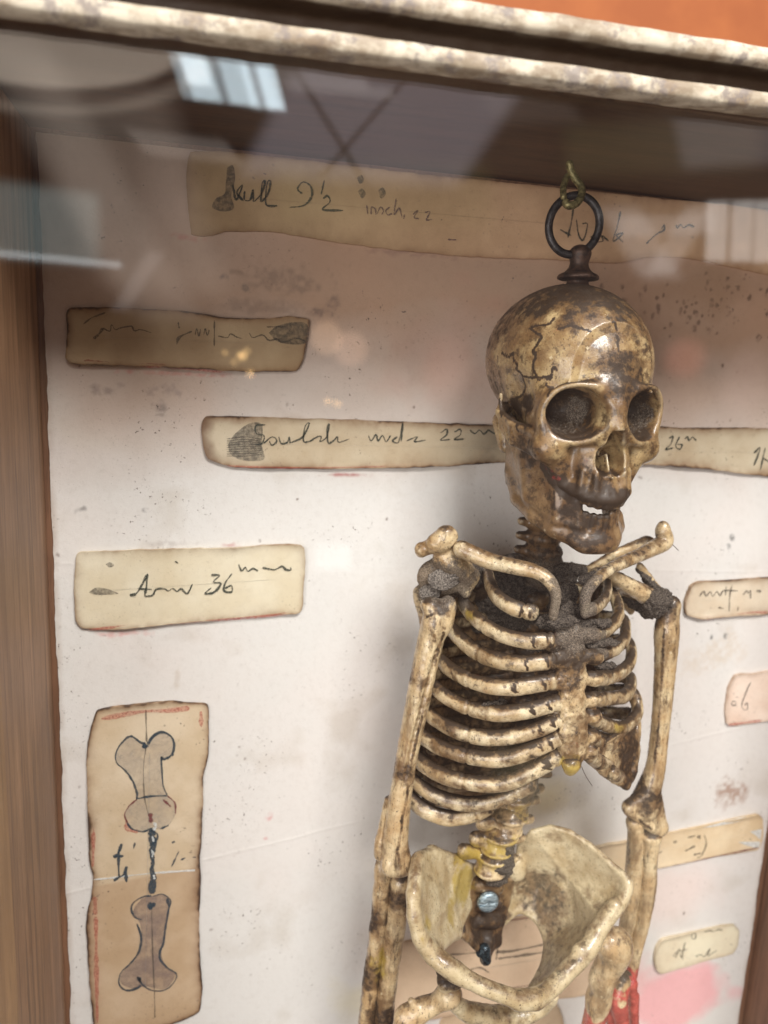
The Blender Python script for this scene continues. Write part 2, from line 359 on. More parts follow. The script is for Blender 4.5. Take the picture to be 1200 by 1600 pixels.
def bone_mat(name, light=(.70, .56, .34), mid=(.48, .32, .16), dark=(.030, .017, .009), patch=.5, sutures=False, rough=.30, streak=None):
    N = NT(name, rough); at = N.attr('stain_shade'); sep = N.n.new('ShaderNodeSeparateColor'); N.l.new(at.outputs['Color'], sep.inputs[0])
    c = N.mix(N.rng(N.noise(75, 6, .62), .36, .62), light, mid)
    c = N.mix(N.rng(N.noise(420, 4, .6, dist=.4), .56, .72, 0, .55), c, mid)
    st = streak
    blot = N.rng(N.noise(60, 8, .70, stretch=st), patch+.0, patch+.14, 0, .8)
    c = N.mix(blot, c, (.20, .115, .05))
    wear = N.rng(N.noise(130, 9, .76, stretch=st), patch+.06, patch+.15, 0, .85)
    c = N.mix(wear, c, (.06, .034, .018))
    c = N.mix(N.rng(N.noise(1100, 2, .5), .645, .69, 0, .85), c, (.05, .03, .02))        # fly specks
    geo = N.n.new('ShaderNodeNewGeometry')
    c = N.mix(N.rng(geo.outputs['Pointiness'], .497, .45, 0, .8), c, (.075, .038, .017))   # antique wash left in the grooves
    c = N.mix(N.rng(geo.outputs['Pointiness'], .51, .56, 0, .55), c, (.78, .66, .43))    # rubbed edges
    # yellow and red paint, black grime and painted shade of hollows, grey dust
    def chan(x, ns, lo, w=.28, a=.35): return N.rng(N.math('ADD', x, N.rng(N.noise(ns, 6, .72), .3, .7, -a, a)), lo, lo+w)
    c = N.mix(N.math('MULTIPLY', chan(sep.outputs[1], 150, .22, .45), .75), c, (.42, .30, .045))
    g1 = N.math('MULTIPLY', chan(sep.outputs[0], 160, .16, .4), .85); g2 = N.math('MULTIPLY', chan(sep.outputs[0], 260, .44, .38, .5), .92)
    c = N.mix(g1, c, (.14, .075, .032)); c = N.mix(g2, c, dark)
    gd = N.math('MULTIPLY', chan(at.outputs['Alpha'], 700, .45), .9)
    c = N.mix(gd, c, N.mix(N.rng(N.noise(1800, 3, .6), .4, .62), (.035, .028, .022), (.24, .19, .145)))
    c = N.mix(N.math('MULTIPLY', chan(sep.outputs[2], 100, .30), .93), c, N.mix(N.rng(N.noise(240, 4), .4, .65), (.33, .012, .018), (.55, .07, .06)))
    if False:
        v = N.n.new('ShaderNodeTexVoronoi'); v.feature = 'DISTANCE_TO_EDGE'; v.inputs['Scale'].default_value = 24
        ns = N.n.new('ShaderNodeTexNoise'); ns.inputs['Scale'].default_value = 210; ns.inputs['Detail'].default_value = 3; N.l.new(N.tc.outputs['Object'], ns.inputs['Vector'])
        vm = N.n.new('ShaderNodeVectorMath'); vm.operation = 'MULTIPLY_ADD'; N.l.new(ns.outputs['Color'], vm.inputs[0]); vm.inputs[1].default_value = (.011,)*3; N.l.new(N.tc.outputs['Object'], vm.inputs[2])
        N.l.new(vm.outputs[0], v.inputs['Vector'])
        line = N.math('MULTIPLY', N.rng(v.outputs['Distance'], .03, .008), N.rng(N.noise(38, 2), .47, .56))
        c = N.mix(N.math('MULTIPLY', line, .9), c, (.022, .012, .008))
    N.col(c)
    rr = N.math('ADD', N.math('MULTIPLY', gd, .6), N.math('MULTIPLY', g2, .28)); r2 = N.rng(N.noise(180, 4), .35, .7, rough-.07, rough+.22)
    N.l.new(N.math('ADD', r2, rr), N.b.inputs['Roughness'])
    N.b.inputs['Coat Weight'].default_value = .45; N.b.inputs['Coat Roughness'].default_value = .14
    N.l.new(N.math('MULTIPLY', N.rng(N.math('MAXIMUM', g2, gd), .1, .7, 1, .12), .5), N.b.inputs['Coat Weight'])
    N.bump(N.math('ADD', N.math('MULTIPLY', N.noise(420, 6, .65), .6), N.math('MULTIPLY', N.noise(1500, 3, .6), .3)), .0009, .55)
    return N.m
M_BONE = bone_mat('aged_bone', patch=.485)
M_RIB = bone_mat('aged_rib_bone', light=(.76, .64, .42), mid=(.50, .35, .18), patch=.48)
M_LONG = bone_mat('aged_long_bone', patch=.475, streak=(1.6, 1.6, .4))
M_SKULL = bone_mat('aged_skull', light=(.53, .395, .20), mid=(.26, .155, .065), patch=.45, sutures=True, rough=.28)
M_JAW = bone_mat('aged_jaw', light=(.30, .195, .095), mid=(.155, .09, .042), patch=.445, rough=.34)
M_PELV = bone_mat('aged_pelvis', light=(.66, .56, .36), mid=(.44, .33, .18), patch=.54)
def simple(name, a, b, scale, rough=.6, metal=0, bump=.0004, lo=.4, hi=.6, stretch=None):
    N = NT(name, rough); f = N.noise(scale, 6, .65, stretch=stretch); N.col(N.mix(N.rng(f, lo, hi), a, b)); N.b.inputs['Metallic'].default_value = metal
    if bump: N.bump(f, bump, .8)
    return N.m
M_MOSS = simple('dark_granular_dust', (.014, .010, .008), (.15, .12, .095), 1500, .95, bump=.001)
M_IRON = simple('dark_iron', (.012, .011, .012), (.055, .05, .05), 300, .42, .7, .0004)
M_BRASS = simple('tarnished_brass', (.10, .085, .035), (.32, .27, .12), 500, .45, .6)
M_RUSTY = simple('rusty_stem', (.022, .013, .010), (.085, .045, .028), 350, .5, .3)
M_SCREW = simple('scratched_blue_steel', (.07, .12, .16), (.55, .68, .74), 900, .35, .5, .0003, .42, .58, (.15, 1, 2.5))
M_DARKST = simple('blackened_steel', (.01, .015, .02), (.06, .09, .11), 500, .25, .6)
def wood(name, a, b, scale=30, rough=.5, st=(6, 6, .35)):
    N = NT(name, rough); f = N.noise(scale, 8, .6, stretch=st, dist=.6); g = N.noise(scale*8, 4, .6, stretch=st)
    c = N.mix(N.rng(f, .35, .68), a, b); c = N.mix(N.rng(g, .5, .7, 0, .5), c, tuple(x*.45 for x in a)); q = N.noise(230, 4, .6, stretch=tuple((x > 1)*.9+.03 for x in st)); c = N.mix(N.rng(q, .55, .66, 0, .55), c, tuple(x*.35 for x in a)); k2 = N.noise(7, 5, .6); c = N.mix(N.rng(k2, .42, .62, 0, .45), c, tuple(x*.6 for x in a))
    N.col(c); N.bump(g, .0005, .5); return N.m
M_WOODL = wood('brown_panel_wood', (.25, .135, .070), (.45, .265, .150), 22)
M_WOODP = wood('tan_strip_wood', (.36, .20, .09), (.50, .30, .14), 22)
M_WOODT = wood('dark_top_wood', (.045, .020, .011), (.10, .045, .022), 30, .45, (.35, 6, 6))
M_WOODR = wood('reddish_side_wood', (.16, .075, .038), (.27, .135, .075), 20)
def cream():
    N = NT('chipped_cream_paint', .55); f = N.noise(140, 7, .7); g = N.noise(420, 5, .7)
    c = N.mix(N.rng(f, .38, .6), (.36, .29, .20), (.62, .54, .42)); c = N.mix(N.rng(g, .53, .66, 0, .75), c, (.20, .14, .09))
    c = N.mix(N.rng(N.noise(60, 5, .7), .60, .68, 0, .7), c, (.16, .14, .14)); N.col(c); N.bump(f, .0015, .6); return N.m
M_CREAM = cream()
M_ORANGE = simple('orange_wall_paint', (.33, .095, .028), (.39, .12, .035), 8, .8, bump=0)
def glass():
    N = NT('clear_glass'); N.n.remove(N.b); out = N.n['Material Output']
    t = N.n.new('ShaderNodeBsdfTransparent'); g = N.n.new('ShaderNodeBsdfGlossy'); g.inputs['Roughness'].default_value = .012
    lw = N.n.new('ShaderNodeLayerWeight'); lw.inputs['Blend'].default_value = .5
    p = N.math('POWER', lw.outputs['Facing'], 5.0); f = N.math('ADD', N.math('MULTIPLY', p, .9), .043)
    m = N.n.new('ShaderNodeMixShader'); N.l.new(f, m.inputs[0]); N.l.new(t.outputs[0], m.inputs[1]); N.l.new(g.outputs[0], m.inputs[2]); N.l.new(m.outputs[0], out.inputs[0]); return N.m
M_GLASS = glass()
def paper_mat(name, fib=.06, rough=.75):
    N = NT(name, rough); at = N.attr('tint'); c = at.outputs['Color']
    c = N.mix(N.rng(N.noise(260, 6, .75), .5, .75, 0, .12), c, (.30, .2, .12), 'MULTIPLY')
    c = N.mix(N.rng(N.noise(1900, 2, .6), .69, .73, 0, .75), c, (.07, .05, .04))
    c = N.mix(N.math('MULTIPLY', N.rng(N.noise(500, 3, .6), .66, .70), N.rng(N.noise(20, 3, .5), .50, .62)), c, (.10, .07, .055))
    N.col(c); N.bump(N.math('ADD', N.noise(700, 5, .7), N.math('MULTIPLY', N.noise(25, 3), 3.0)), .0004, .35); return N.m
M_PAPER = paper_mat('aged_white_paper'); M_CARD = paper_mat('burnt_edge_card')
def ink(name, c, alpha=1.0, scale=1500, lo=.35, hi=.55):
    N = NT(name, .8); N.col(c); out = N.n['Material Output']; t = N.n.new('ShaderNodeBsdfTransparent'); m = N.n.new('ShaderNodeMixShader')
    f = N.rng(N.noise(scale, 3, .6), lo, hi, alpha*.35, alpha); N.l.new(f, m.inputs[0]); N.l.new(t.outputs[0], m.inputs[1]); N.l.new(N.b.outputs[0], m.inputs[2]); N.l.new(m.outputs[0], out.inputs[0]); return N.m
I_INK = ink('green_black_ink', (.035, .045, .035), .95); I_BLUE = ink('blue_black_ink', (.022, .045, .065), 1)
I_FAINT = ink('faded_ink', (.06, .055, .045), .62); I_PUR = ink('violet_pencil', (.10, .05, .07), .8)
I_RED = ink('red_pencil', (.55, .10, .07), .55, 1100, .42, .62); I_MAR = ink('maroon_pencil', (.16, .02, .03), .85)
I_SMUDGE = ink('graphite_smudge', (.08, .075, .062), .58, 520, .36, .64); I_WASH = ink('pale_grey_wash', (.46, .41, .34), .5, 130, .3, .7); I_WASHD = ink('purple_grey_wash', (.24, .18, .17), .6, 130, .3, .7)
I_WHITE = ink('white_gouache', (.72, .74, .72), .9)

# ------------------------------------------------------------------ the setting: orange wall, display case
def box_np(x0, x1, y0, y1, z0, z1):
    V = [(x, y, z) for x in (x0, x1) for y in (y0, y1) for z in (z0, z1)]
    Q = [(0, 1, 3, 2), (4, 6, 7, 5), (0, 4, 5, 1), (2, 3, 7, 6), (0, 2, 6, 4), (1, 5, 7, 3)]; return np.array(V, float), np.array(Q)
def bevel(o, w=.001):
    m = o.modifiers.new('bevel', 'BEVEL'); m.width = w; m.segments = 3; return o
wallo = mesh_np('wall', *box_np(-1.6, 2.4, .50, .55, -1.4, 1.6), M_ORANGE, smooth=False); wallo['kind'] = 'structure'
area('wall_fill_lamp', (.9, -.1, 1.15), (.9, .5, .6), .3, .3, 2.3, (1, .9, .8))  # extra unseen lamp, added to brighten the orange wall
ZB = -.60
case = thing('display_case', 'shallow glazed wooden display case with chipped cream top moulding and brown inside panels', 'display case', (.165, -.07, ZB))
XL, XR = -.0835, .4135
bevel(mesh_np('back_panel', *box_np(XL-.012, XR+.012, .0005, .012, ZB, .124), M_WOODR, case, smooth=False))
bevel(mesh_np('top_panel', *box_np(XL-.012, XR+.012, -.139, -.0002, .1125, .1220), M_WOODT, case, smooth=False), .0005)
def side(name, x0, x1, y0, y1, mat):
    return bevel(mesh_np(name, *box_np(x0, x1, y0, y1, ZB, .112), mat, case, smooth=False), .0008)
side('side_panel', XL-.012, XL, -.104, -.0002, M_WOODL)['label'] = 'brown left inner side panel with long grain'
side('side_strip', XL-.013, XL+.0012, -.1385, -.1045, M_WOODP)
side('side_panel', XR, XR+.012, -.1385, -.0002, M_WOODR)['label'] = 'reddish brown right inner side panel'
# top rail: moulding profile swept along x
prof = [(-.139, .1094), (-.1440, .1089), (-.1474, .1091), (-.1488, .1100), (-.1492, .1125), (-.1488, .1146), (-.1472, .1156), (-.1425, .1162), (-.1400, .1175), (-.1396, .1200),
        (-.1410, .1222), (-.1460, .1230), (-.1494, .1235), (-.1510, .1246), (-.1514, .1270), (-.1508, .1292), (-.1490, .1304), (-.139, .1306)]
pr = cr(np.array([(a, b, 0) for a, b in prof]), 5)[:, :2]; nx = 260; xs = np.linspace(XL-.05, XR+.03, nx); m = len(pr)
V = np.array([[x, y, z] for x in xs for y, z in pr]); V[:, 2] += .012*(V[:, 0]-.19); V = V+np.stack([0*V[:, 0], .0007*fbm(V, 110, 1), .0005*fbm(V, 70, 5)], 1)
i = np.arange(nx-1)[:, None]*m; j = np.arange(m)[None]; Q = np.stack([i+j, i+(j+1) % m, i+m+(j+1) % m, i+m+j], -1).reshape(-1, 4)
# moulding recess painted dark, its shade and packed dirt in one colour
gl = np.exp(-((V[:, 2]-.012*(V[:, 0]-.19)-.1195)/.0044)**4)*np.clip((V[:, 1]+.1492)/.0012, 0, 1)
def rail_mat():
    N = NT('chipped_cream_rail_paint', .55); at = N.attr('stain_shade'); f = N.noise(60, 6, .62); g = N.noise(170, 6, .66, stretch=(.5, 1, 1))
    c = N.mix(N.rng(f, .42, .58), (.32, .255, .18), (.60, .53, .415)); c = N.mix(N.rng(g, .5, .64, 0, .75), c, (.22, .155, .10))
    c = N.mix(N.rng(N.noise(70, 7, .75), .53, .60, 0, .8), c, (.20, .165, .15))
    sp = N.n.new('ShaderNodeSeparateColor'); N.l.new(at.outputs['Color'], sp.inputs[0])
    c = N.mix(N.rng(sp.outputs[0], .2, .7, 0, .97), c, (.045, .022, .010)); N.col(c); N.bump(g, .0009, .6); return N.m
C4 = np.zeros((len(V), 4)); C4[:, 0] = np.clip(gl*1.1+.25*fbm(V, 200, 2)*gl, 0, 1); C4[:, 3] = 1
mesh_np('top_rail', V, Q, rail_mat(), case, C4)
mesh_np('glass_pane', *box_np(XL-.01, XR+.01, -.1395, -.1375, ZB, .1085), M_GLASS, case, smooth=False)

# ------------------------------------------------------------------ backing paper
h = .0007
x0, x1, z0, z1 = -.0805, .4085, ZB+.01, .1102
nx = int((x1-x0)/h); nzv = int((z1-z0)/h); gx, gz = np.meshgrid(np.linspace(x0, x1, nx), np.linspace(z0, z1, nzv), indexing='ij')
P = np.stack([gx.ravel(), 0*gx.ravel(), gz.ravel()], 1)
edge = np.minimum(P[:, 0]-x0, x1-P[:, 0])
torn = .0012*fbm(P*[0, 0, 1]+[0, 0, 3], 60, 2, 5)
pin = np.where(P[:, 0] < (x0+x1)/2, 1, -1)*np.clip(1-edge/.004, 0, 1)*torn*1.3
V = P.copy(); V[:, 0] += pin; V[:, 1] = -.0009-.0005*np.clip(fbm(P, 14, 4, 3), -1, 1)
for zc_, sl_, am in ((W(440, 1318, 0)[2], .16, .00022), (W(600, 880, 0)[2], -.03, .0002)): V[:, 1] -= am*np.exp(-((P[:, 2]-zc_-sl_*(P[:, 0]-.03)-.001*fbm(P, 30, 2))/.0009)**2)*np.clip(.6+fbm(P, 10, 7), 0, 1)
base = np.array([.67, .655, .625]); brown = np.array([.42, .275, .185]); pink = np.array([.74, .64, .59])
t1 = np.clip((P[:, 2]+.065)/.10+.35*fbm(P, 16, 11, 4), 0, 1)[:, None]; t1 = t1*(1-.55*np.clip((.06-P[:, :1])/.12, 0, 1)*np.clip((P[:, 2:3]-.03)/.05, 0, 1))  # sheet tint turns browner towards the top, less so at upper left
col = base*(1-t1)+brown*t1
m1 = np.clip(.5*fbm(P, 12, 21, 4)+.10, 0, .45)[:, None]; col = col*(1-m1)+pink*np.clip(col/base.max()*1.25, 0, 1)*m1
m2 = np.clip(fbm(P, 30, 31, 6)*1.3-.25, 0, .4)[:, None]; col = col*(1-m2)+col*np.array([.72, .66, .58])*m2
def blot(col, u, v, rx, ry, c, a, ns=90, hard=.5):
    c0 = W(u, v, 0.001); k = PX(1, u, v, .001); dx = (P[:, 0]-c0[0])/(rx*k); dz = (P[:, 2]-c0[2])/(ry*k)
    s = (np.abs(dx) < 2.2) & (np.abs(dz) < 2.2)
    q = np.sqrt(dx[s]**2+dz[s]**2)*(1+.95*fbm(P[s], ns, u*.01, 4)); w = (np.clip((1.1-q)/hard, 0, 1)*a*(np.clip(.6+1.5*fbm(P[s], 330, v*.01, 3), 0, 1) if min(rx, ry) < 30 else 1))[:, None]
    col[s] = col[s]*(1-w)+np.array(c)*w
for b in [(1060, 1560, 110, 70, (.80, .33, .36), .75, 30, .45), (985, 1530, 50, 60, (.78, .36, .36), .5, 30, .8), (1030, 1400, 120, 60, (.78, .60, .55), .5, 20, .8), (850, 1245, 50, 35, (.72, .60, .30), .5, 50, .8),
          (1150, 1235, 26, 22, (.35, .22, .16), .8, 80, .6), (1120, 1020, 40, 26, (.55, .42, .28), .35, 60, .5), (620, 1500, 40, 60, (.66, .52, .40), .5, 40, .6), (560, 1560, 40, 40, (.74, .66, .36), .35, 40, .8),
          (1090, 450, 110, 45, (.30, .17, .09), .45, 40, .8), (700, 560, 70, 80, (.50, .22, .16), .22, 40, .8), (450, 440, 60, 26, (.16, .11, .08), .45, 220, .5), (400, 480, 70, 14, (.16, .11, .08), .35, 260, .6),
          (250, 640, 10, 13, (.09, .08, .08), .7, 300, .6), (228, 797, 9, 5, (.09, .08, .08), .6, 300, .6), (125, 799, 10, 5, (.12, .11, .11), .6, 300, .6), (420, 1275, 7, 9, (.6, .2, .2), .55, 200, .6), (415, 1310, 4, 3, (.6, .2, .2), .6, 200, .6),
          (350, 435, 9, 8, (.08, .07, .08), .7, 200, .6), (385, 450, 6, 6, (.1, .09, .08), .6, 200, .6), (160, 610, 26, 10, (.14, .11, .10), .4, 260, .6), (255, 612, 30, 10, (.14, .12, .12), .35, 260, .6),
          (277, 1060, 6, 16, (.5, .42, .34), .5, 100, .4), (1112, 996, 4, 5, (.1, .1, .1), .8, 200, .4), (1134, 996, 4, 5, (.1, .1, .1), .8, 200, .4), (1144, 838, 6, 5, (.1, .1, .1), .8, 300, .4), (1139, 855, 3, 4, (.15, .15, .15), .7, 300, .4),
          (540, 742, 34, 4, (.35, .08, .07), .7, 200, .6), (260, 583, 60, 4, (.5, .14, .12), .5, 300, .7), (330, 586, 50, 4, (.5, .14, .12), .5, 300, .7), (360, 852, 14, 4, (.4, .1, .1), .5, 300, .7), (190, 990, 44, 5, (.6, .16, .14), .5, 300, .7),
          (500, 488, 26, 9, (.12, .08, .07), .6, 300, .6), (520, 470, 12, 9, (.12, .08, .07), .5, 300, .6), (258, 850, 60, 5, (.2, .15, .14), .3, 400, .7), (440, 905, 20, 8, (.5, .42, .3), .2, 100, .7),
          (300, 372, 40, 7, (.5, .12, .10), .4, 300, .7), (640, 396, 90, 6, (.22, .12, .10), .5, 300, .7), (1140, 722, 12, 4, (.6, .2, .2), .5, 200, .6)]: blot(col, *b)
for k in range(150):
    u = random.gauss(1090, 75) if k < 80 else random.uniform(90, 1180); v = random.gauss(470, 35) if k < 80 else random.uniform(420, 1560)
    if k < 80 and v < 425: v = 430+random.random()*40
    s = random.uniform(1.8, 4.6) if k < 80 else random.uniform(1.2, 2.6); blot(col, u, v, s, s*random.uniform(.7, 1.6), (.11, .06, .04), random.uniform(.5, .9), 400, .5)
ed = np.clip(1-edge/.0035, 0, 1)[:, None]*np.clip(.5+fbm(P, 80, 3), 0, 1)[:, None]; col = col*(1-ed*.5)+np.array([.3, .2, .13])*ed*.5
i = np.arange(nx-1)[:, None]*nzv; j = np.arange(nzv-1)[None]; Q = np.stack([i+j, i+nzv+j, i+nzv+j+1, i+j+1], -1).reshape(-1, 4)
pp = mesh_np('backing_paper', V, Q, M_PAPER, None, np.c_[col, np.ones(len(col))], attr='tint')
pp['label'] = 'large stained white backing sheet covering the back of the case, browner towards its top'; pp['category'] = 'paper sheet'

# ------------------------------------------------------------------ labels and their writing
DT = .0030                                  # label top surface, metres from the board
def label(name, lab, cat, poly, c0, c1=None, burn=1.0, smooth_n=6, paint=None, group='burnt-edged paper labels on the backing sheet'):
    P2 = np.array([W(u, v, DT)[[0, 2]] for u, v in poly]); n = len(P2)
    E = np.vstack([P2[-1], P2, P2[0], P2[1]]); pts = []
    for i in range(n):
        p0, p1, p2, p3 = E[i:i+4]; L = np.linalg.norm(p2-p1); mm = max(3, int(L/.0007))
        for t in np.linspace(0, 1, mm, endpoint=False):
            q = .5*(2*p1+(p2-p0)*t+(2*p0-5*p1+4*p2-p3)*t*t+(3*p1-p0-3*p2+p3)*t**3); q = q*.45+(p1+(p2-p1)*t)*.55; pts.append(q)
    O = np.array(pts); O3 = np.c_[O[:, 0], 0*O[:, 0], O[:, 1]]; seed = poly[0][0]*.1
    O = O+.0006*np.stack([fbm(O3, 160, seed, 4), fbm(O3, 160, seed+5, 4)], 1)
    c = O.mean(0); Dm = O-c; w, vv = np.linalg.eigh(Dm.T@Dm); ax = vv[:, 1]; ay = vv[:, 0]
    a = Dm@ax; b = Dm@ay; hb = (b.max()-b.min())/2; amid = (a.max()+a.min())/2; ha = max((a.max()-a.min())/2-hb*.9, .0005)
    tgt = c+np.outer(np.clip(a, amid-ha, amid+ha), ax)+((b.max()+b.min())/2)*ay
    ss = np.r_[0, .0, np.linspace(0.02, 1, 30)**1.35*.997]; m = len(O); V = []; Dd = []
    for k, s in enumerate(ss):
        Pk = O+(tgt-O)*s; lift = .0016*np.clip(1-s*3.2, 0, 1)**2*np.clip(.15+1.3*fbm(O3, 26, seed+2, 2), 0, 1)
        y = -.0006 if k == 0 else -DT+.0002-lift
        V.append(np.c_[Pk[:, 0], np.broadcast_to(y, m), Pk[:, 1]]); Dd.append(np.linalg.norm(tgt-O, axis=1)*s)
    V = np.concatenate(V); Dd = np.concatenate(Dd); K = len(ss)
    i = np.arange(K-1)[:, None]*m; j = np.arange(m)[None]; Q = np.stack([i+j, i+(j+1) % m, i+m+(j+1) % m, i+m+j], -1).reshape(-1, 4)
    area2 = np.sum(O[:, 0]*np.roll(O[:, 1], -1)-O[:, 1]*np.roll(O[:, 0], -1))
    if area2 < 0: Q = Q[:, ::-1]
    c1 = c1 or tuple(x*.78 for x in c0)
    t = np.clip(.5+fbm(V, 60, seed, 5)*1.1, 0, 1)[:, None]; C = np.array(c0)*(1-t)+np.array(c1)*t
    wid = .0022*(1+1.2*fbm(V, 45, seed+1, 3)); bn = np.clip(np.exp(-Dd/np.clip(wid, .0006, 1)), 0, 1)*burn
    bn = np.clip(bn*(.85+.5*fbm(V, 300, 1, 3)+.75*fbm(V, 28, seed+8, 3)), 0, 1)[:, None]
    C = C*(1-np.clip(bn*1.1, 0, 1))+np.array([.20, .105, .045])*np.clip(bn*1.1, 0, 1); b2 = np.clip((bn-.72)*3.2, 0, 1)*min(1, burn); C = C*(1-b2)+np.array([.035, .018, .01])*b2
    if paint is not None: C = paint(V, C)
    o = mesh_np(name, V, Q, M_CARD, None, np.c_[C, np.ones(len(C))], attr='tint')
    o['label'] = lab; o['category'] = cat; o['group'] = group; return o
def strokes(name, parent, mat, S_, width, tr=(0, 0, 1), lift=.00022, wn_=.35):
    """ribbons of ink through pixel polylines given in an enlarged crop: tr = (x offset, y offset, enlargement)"""
    V = []; Q = []; off = 0
    for k, s in enumerate(S_):
        w_ = width
        if isinstance(s, tuple): w_, s = s
        p = np.array([(x/tr[2]+tr[0], y/tr[2]+tr[1]) for x, y in s], float)
        if len(p) == 1: p = np.vstack([p, p+[w_*.5, .2]])
        c = cr(np.c_[p, np.zeros(len(p))], 8)[:, :2]; c = c+rng.normal(0, .12, c.shape)
        t = np.gradient(c, axis=0); t /= np.linalg.norm(t, axis=1, keepdims=True)+1e-9; nn = np.c_[-t[:, 1], t[:, 0]]
        ww = w_*.5*(1+wn_*np.sin(np.linspace(0, 9, len(c))+k*2.1))*(1+.15*rng.normal(0, 1, len(c))); ww[0] *= .4; ww[-1] *= .3
        dd = DT+lift+.00004*(k % 5)
        for a, n_, q in zip(c, nn, ww): V += [W(*(a+n_*q), dd), W(*(a-n_*q), dd)]
        for i in range(len(c)-1): Q.append((off+2*i, off+2*i+1, off+2*i+3, off+2*i+2))
        off += 2*len(c)
    return mesh_np(name, V, Q, mat, parent, smooth=False)
def patch(name, parent, mat, polys, tr=(0, 0, 1), lift=.00012):
    V = []; Q = []; off = 0
    for k, s in enumerate(polys):
        p = np.array([(x/tr[2]+tr[0], y/tr[2]+tr[1]) for x, y in s], float); p = cr(np.c_[np.vstack([p, p[:1]]), np.zeros(len(p)+1)], 8)[:-1, :2]
        from mathutils.geometry import tessellate_polygon
        V += [W(*q, DT+lift) for q in p]; n = len(p)
        Q += [(off+i0, off+i1, off+i2) for i0, i1, i2 in tessellate_polygon([[Vector((q[0], q[1], 0)) for q in p]])]; off += n
    return mesh_np(name, V, Q, mat, parent, smooth=False)

tan = (.50, .38, .22); cre = (.62, .54, .38)
def top_paint(V, C):
    f = np.clip((V[:, 0]-.05)/.12, 0, 1)[:, None]; return C*(1-f)+C*np.array([1.25, 1.15, 1.25])*f
l1 = label('paper_strip', 'long brown paper strip along the top edge reading skull 9½ inches and neck', 'label',
           [(297, 237), (460, 249), (640, 270), (820, 288), (1000, 307), (1215, 332), (1215, 428), (1150, 418), (1100, 408), (1060, 402), (1010, 402), (960, 411), (860, 405), (760, 402), (700, 398), (600, 388), (500, 374), (430, 362), (360, 361), (299, 366)],
           (.50, .35, .19), (.40, .27, .14), .6, paint=top_paint)
T1 = (280, 220, 2.609)
patch('ink_blot', l1, I_SMUDGE, [[(195, 110), (218, 100), (228, 140), (222, 190), (212, 225), (222, 275), (180, 288), (135, 272), (150, 235), (185, 215), (190, 170)]], T1)
strokes('handwriting', l1, I_INK, [[(218, 175), (232, 240), (258, 180), (235, 212), (262, 245)], [(266, 205), (266, 240), (290, 240), (300, 200), (302, 250)], [(305, 248), (335, 215), (350, 165), (338, 175), (332, 250)],
        [(336, 250), (362, 215), (372, 165), (358, 175), (352, 252), (372, 266), (400, 264)], [(500, 215), (482, 195), (505, 168), (535, 185), (540, 225), (510, 262), (448, 272)], [(592, 160), (578, 218)], [(586, 235), (605, 225), (614, 250), (585, 280), (668, 284)]], 2.5, T1)
strokes('handwriting', l1, I_PUR, [[(764, 262), (768, 298)], [(782, 300), (784, 270), (800, 280), (802, 302)], [(806, 300), (820, 270), (832, 285), (826, 300)], [(858, 270), (842, 285), (850, 302), (868, 296)], [(884, 235), (876, 300), (896, 275), (908, 310)], [(918, 300), (915, 318)],
        [(952, 300), (972, 285), (958, 312), (978, 318)], [(1002, 292), (1022, 290), (1008, 322), (1030, 320)], [(1068, 322)], [(1095, 402), (1130, 404)]], 1.9, T1)
strokes('handwriting', l1, I_INK, [[(555, 272), (545, 340), (528, 415)], [(490, 375), (545, 405)], [(570, 325), (582, 402), (605, 425), (625, 350), (600, 345)], [(640, 415), (668, 395), (655, 432), (700, 432), (695, 405), (730, 432)], [(788, 285), (772, 360), (752, 432), (800, 395), (768, 402), (802, 438)],
        [(990, 372), (1004, 352), (1002, 378), (975, 392), (940, 420), (915, 445)], [(1062, 352), (1070, 366), (1085, 350), (1100, 366), (1125, 352), (1152, 362)]], 2.3, (720, 240, 3.158))
patch('ink_smudge', l1, I_SMUDGE, [[(728, 205), (745, 195), (760, 215), (745, 235)], [(812, 200), (830, 190), (842, 215), (822, 235)], [(725, 150), (745, 140), (752, 165), (735, 175)]], T1)

l2 = label('paper_label', 'dark tan paper label with scrawled faded words, on the left below the long top strip', 'label',
           [(103, 490), (112, 480), (200, 481), (290, 487), (360, 497), (420, 497), (450, 494), (482, 499), (480, 530), (473, 565), (462, 580), (380, 581), (300, 576), (220, 572), (120, 569), (103, 560), (105, 525)], (.46, .34, .20), (.35, .24, .13), 1.1)
T2 = (100, 470, 3)
strokes('handwriting', l2, I_FAINT, [(3.6, [(138, 178), (165, 155), (182, 128)]), [(182, 128), (215, 142), (222, 112), (240, 135), (262, 128), (290, 122), (318, 120), (330, 140), (360, 135), (410, 150)], (3.2, [(528, 205), (540, 172), (600, 142)]), [(535, 100), (540, 130)], [(615, 160), (622, 130), (632, 165), (640, 132)], [(655, 160), (662, 132), (672, 162), (680, 135)],
        [(705, 92), (704, 215)], [(722, 165), (765, 172), (780, 155), (810, 170), (835, 178)], [(868, 150), (885, 172), (930, 160), (960, 185), (1000, 180), (1020, 195), (1060, 185), (1085, 175), (1130, 188)], [(90, 110), (130, 80), (195, 55)], [(950, 122), (1040, 122)]], 1.9, T2)
patch('soot_smudge', l2, I_SMUDGE, [[(960, 150), (1000, 118), (1080, 100), (1140, 112), (1142, 190), (1080, 205), (1000, 190)]], T2)
strokes('red_edging', l2, I_RED, [(4.5, [(92, 282), (200, 292), (330, 300), (480, 305)]), (2.5, [(480, 312), (640, 325), (760, 335)])], 4, T2)

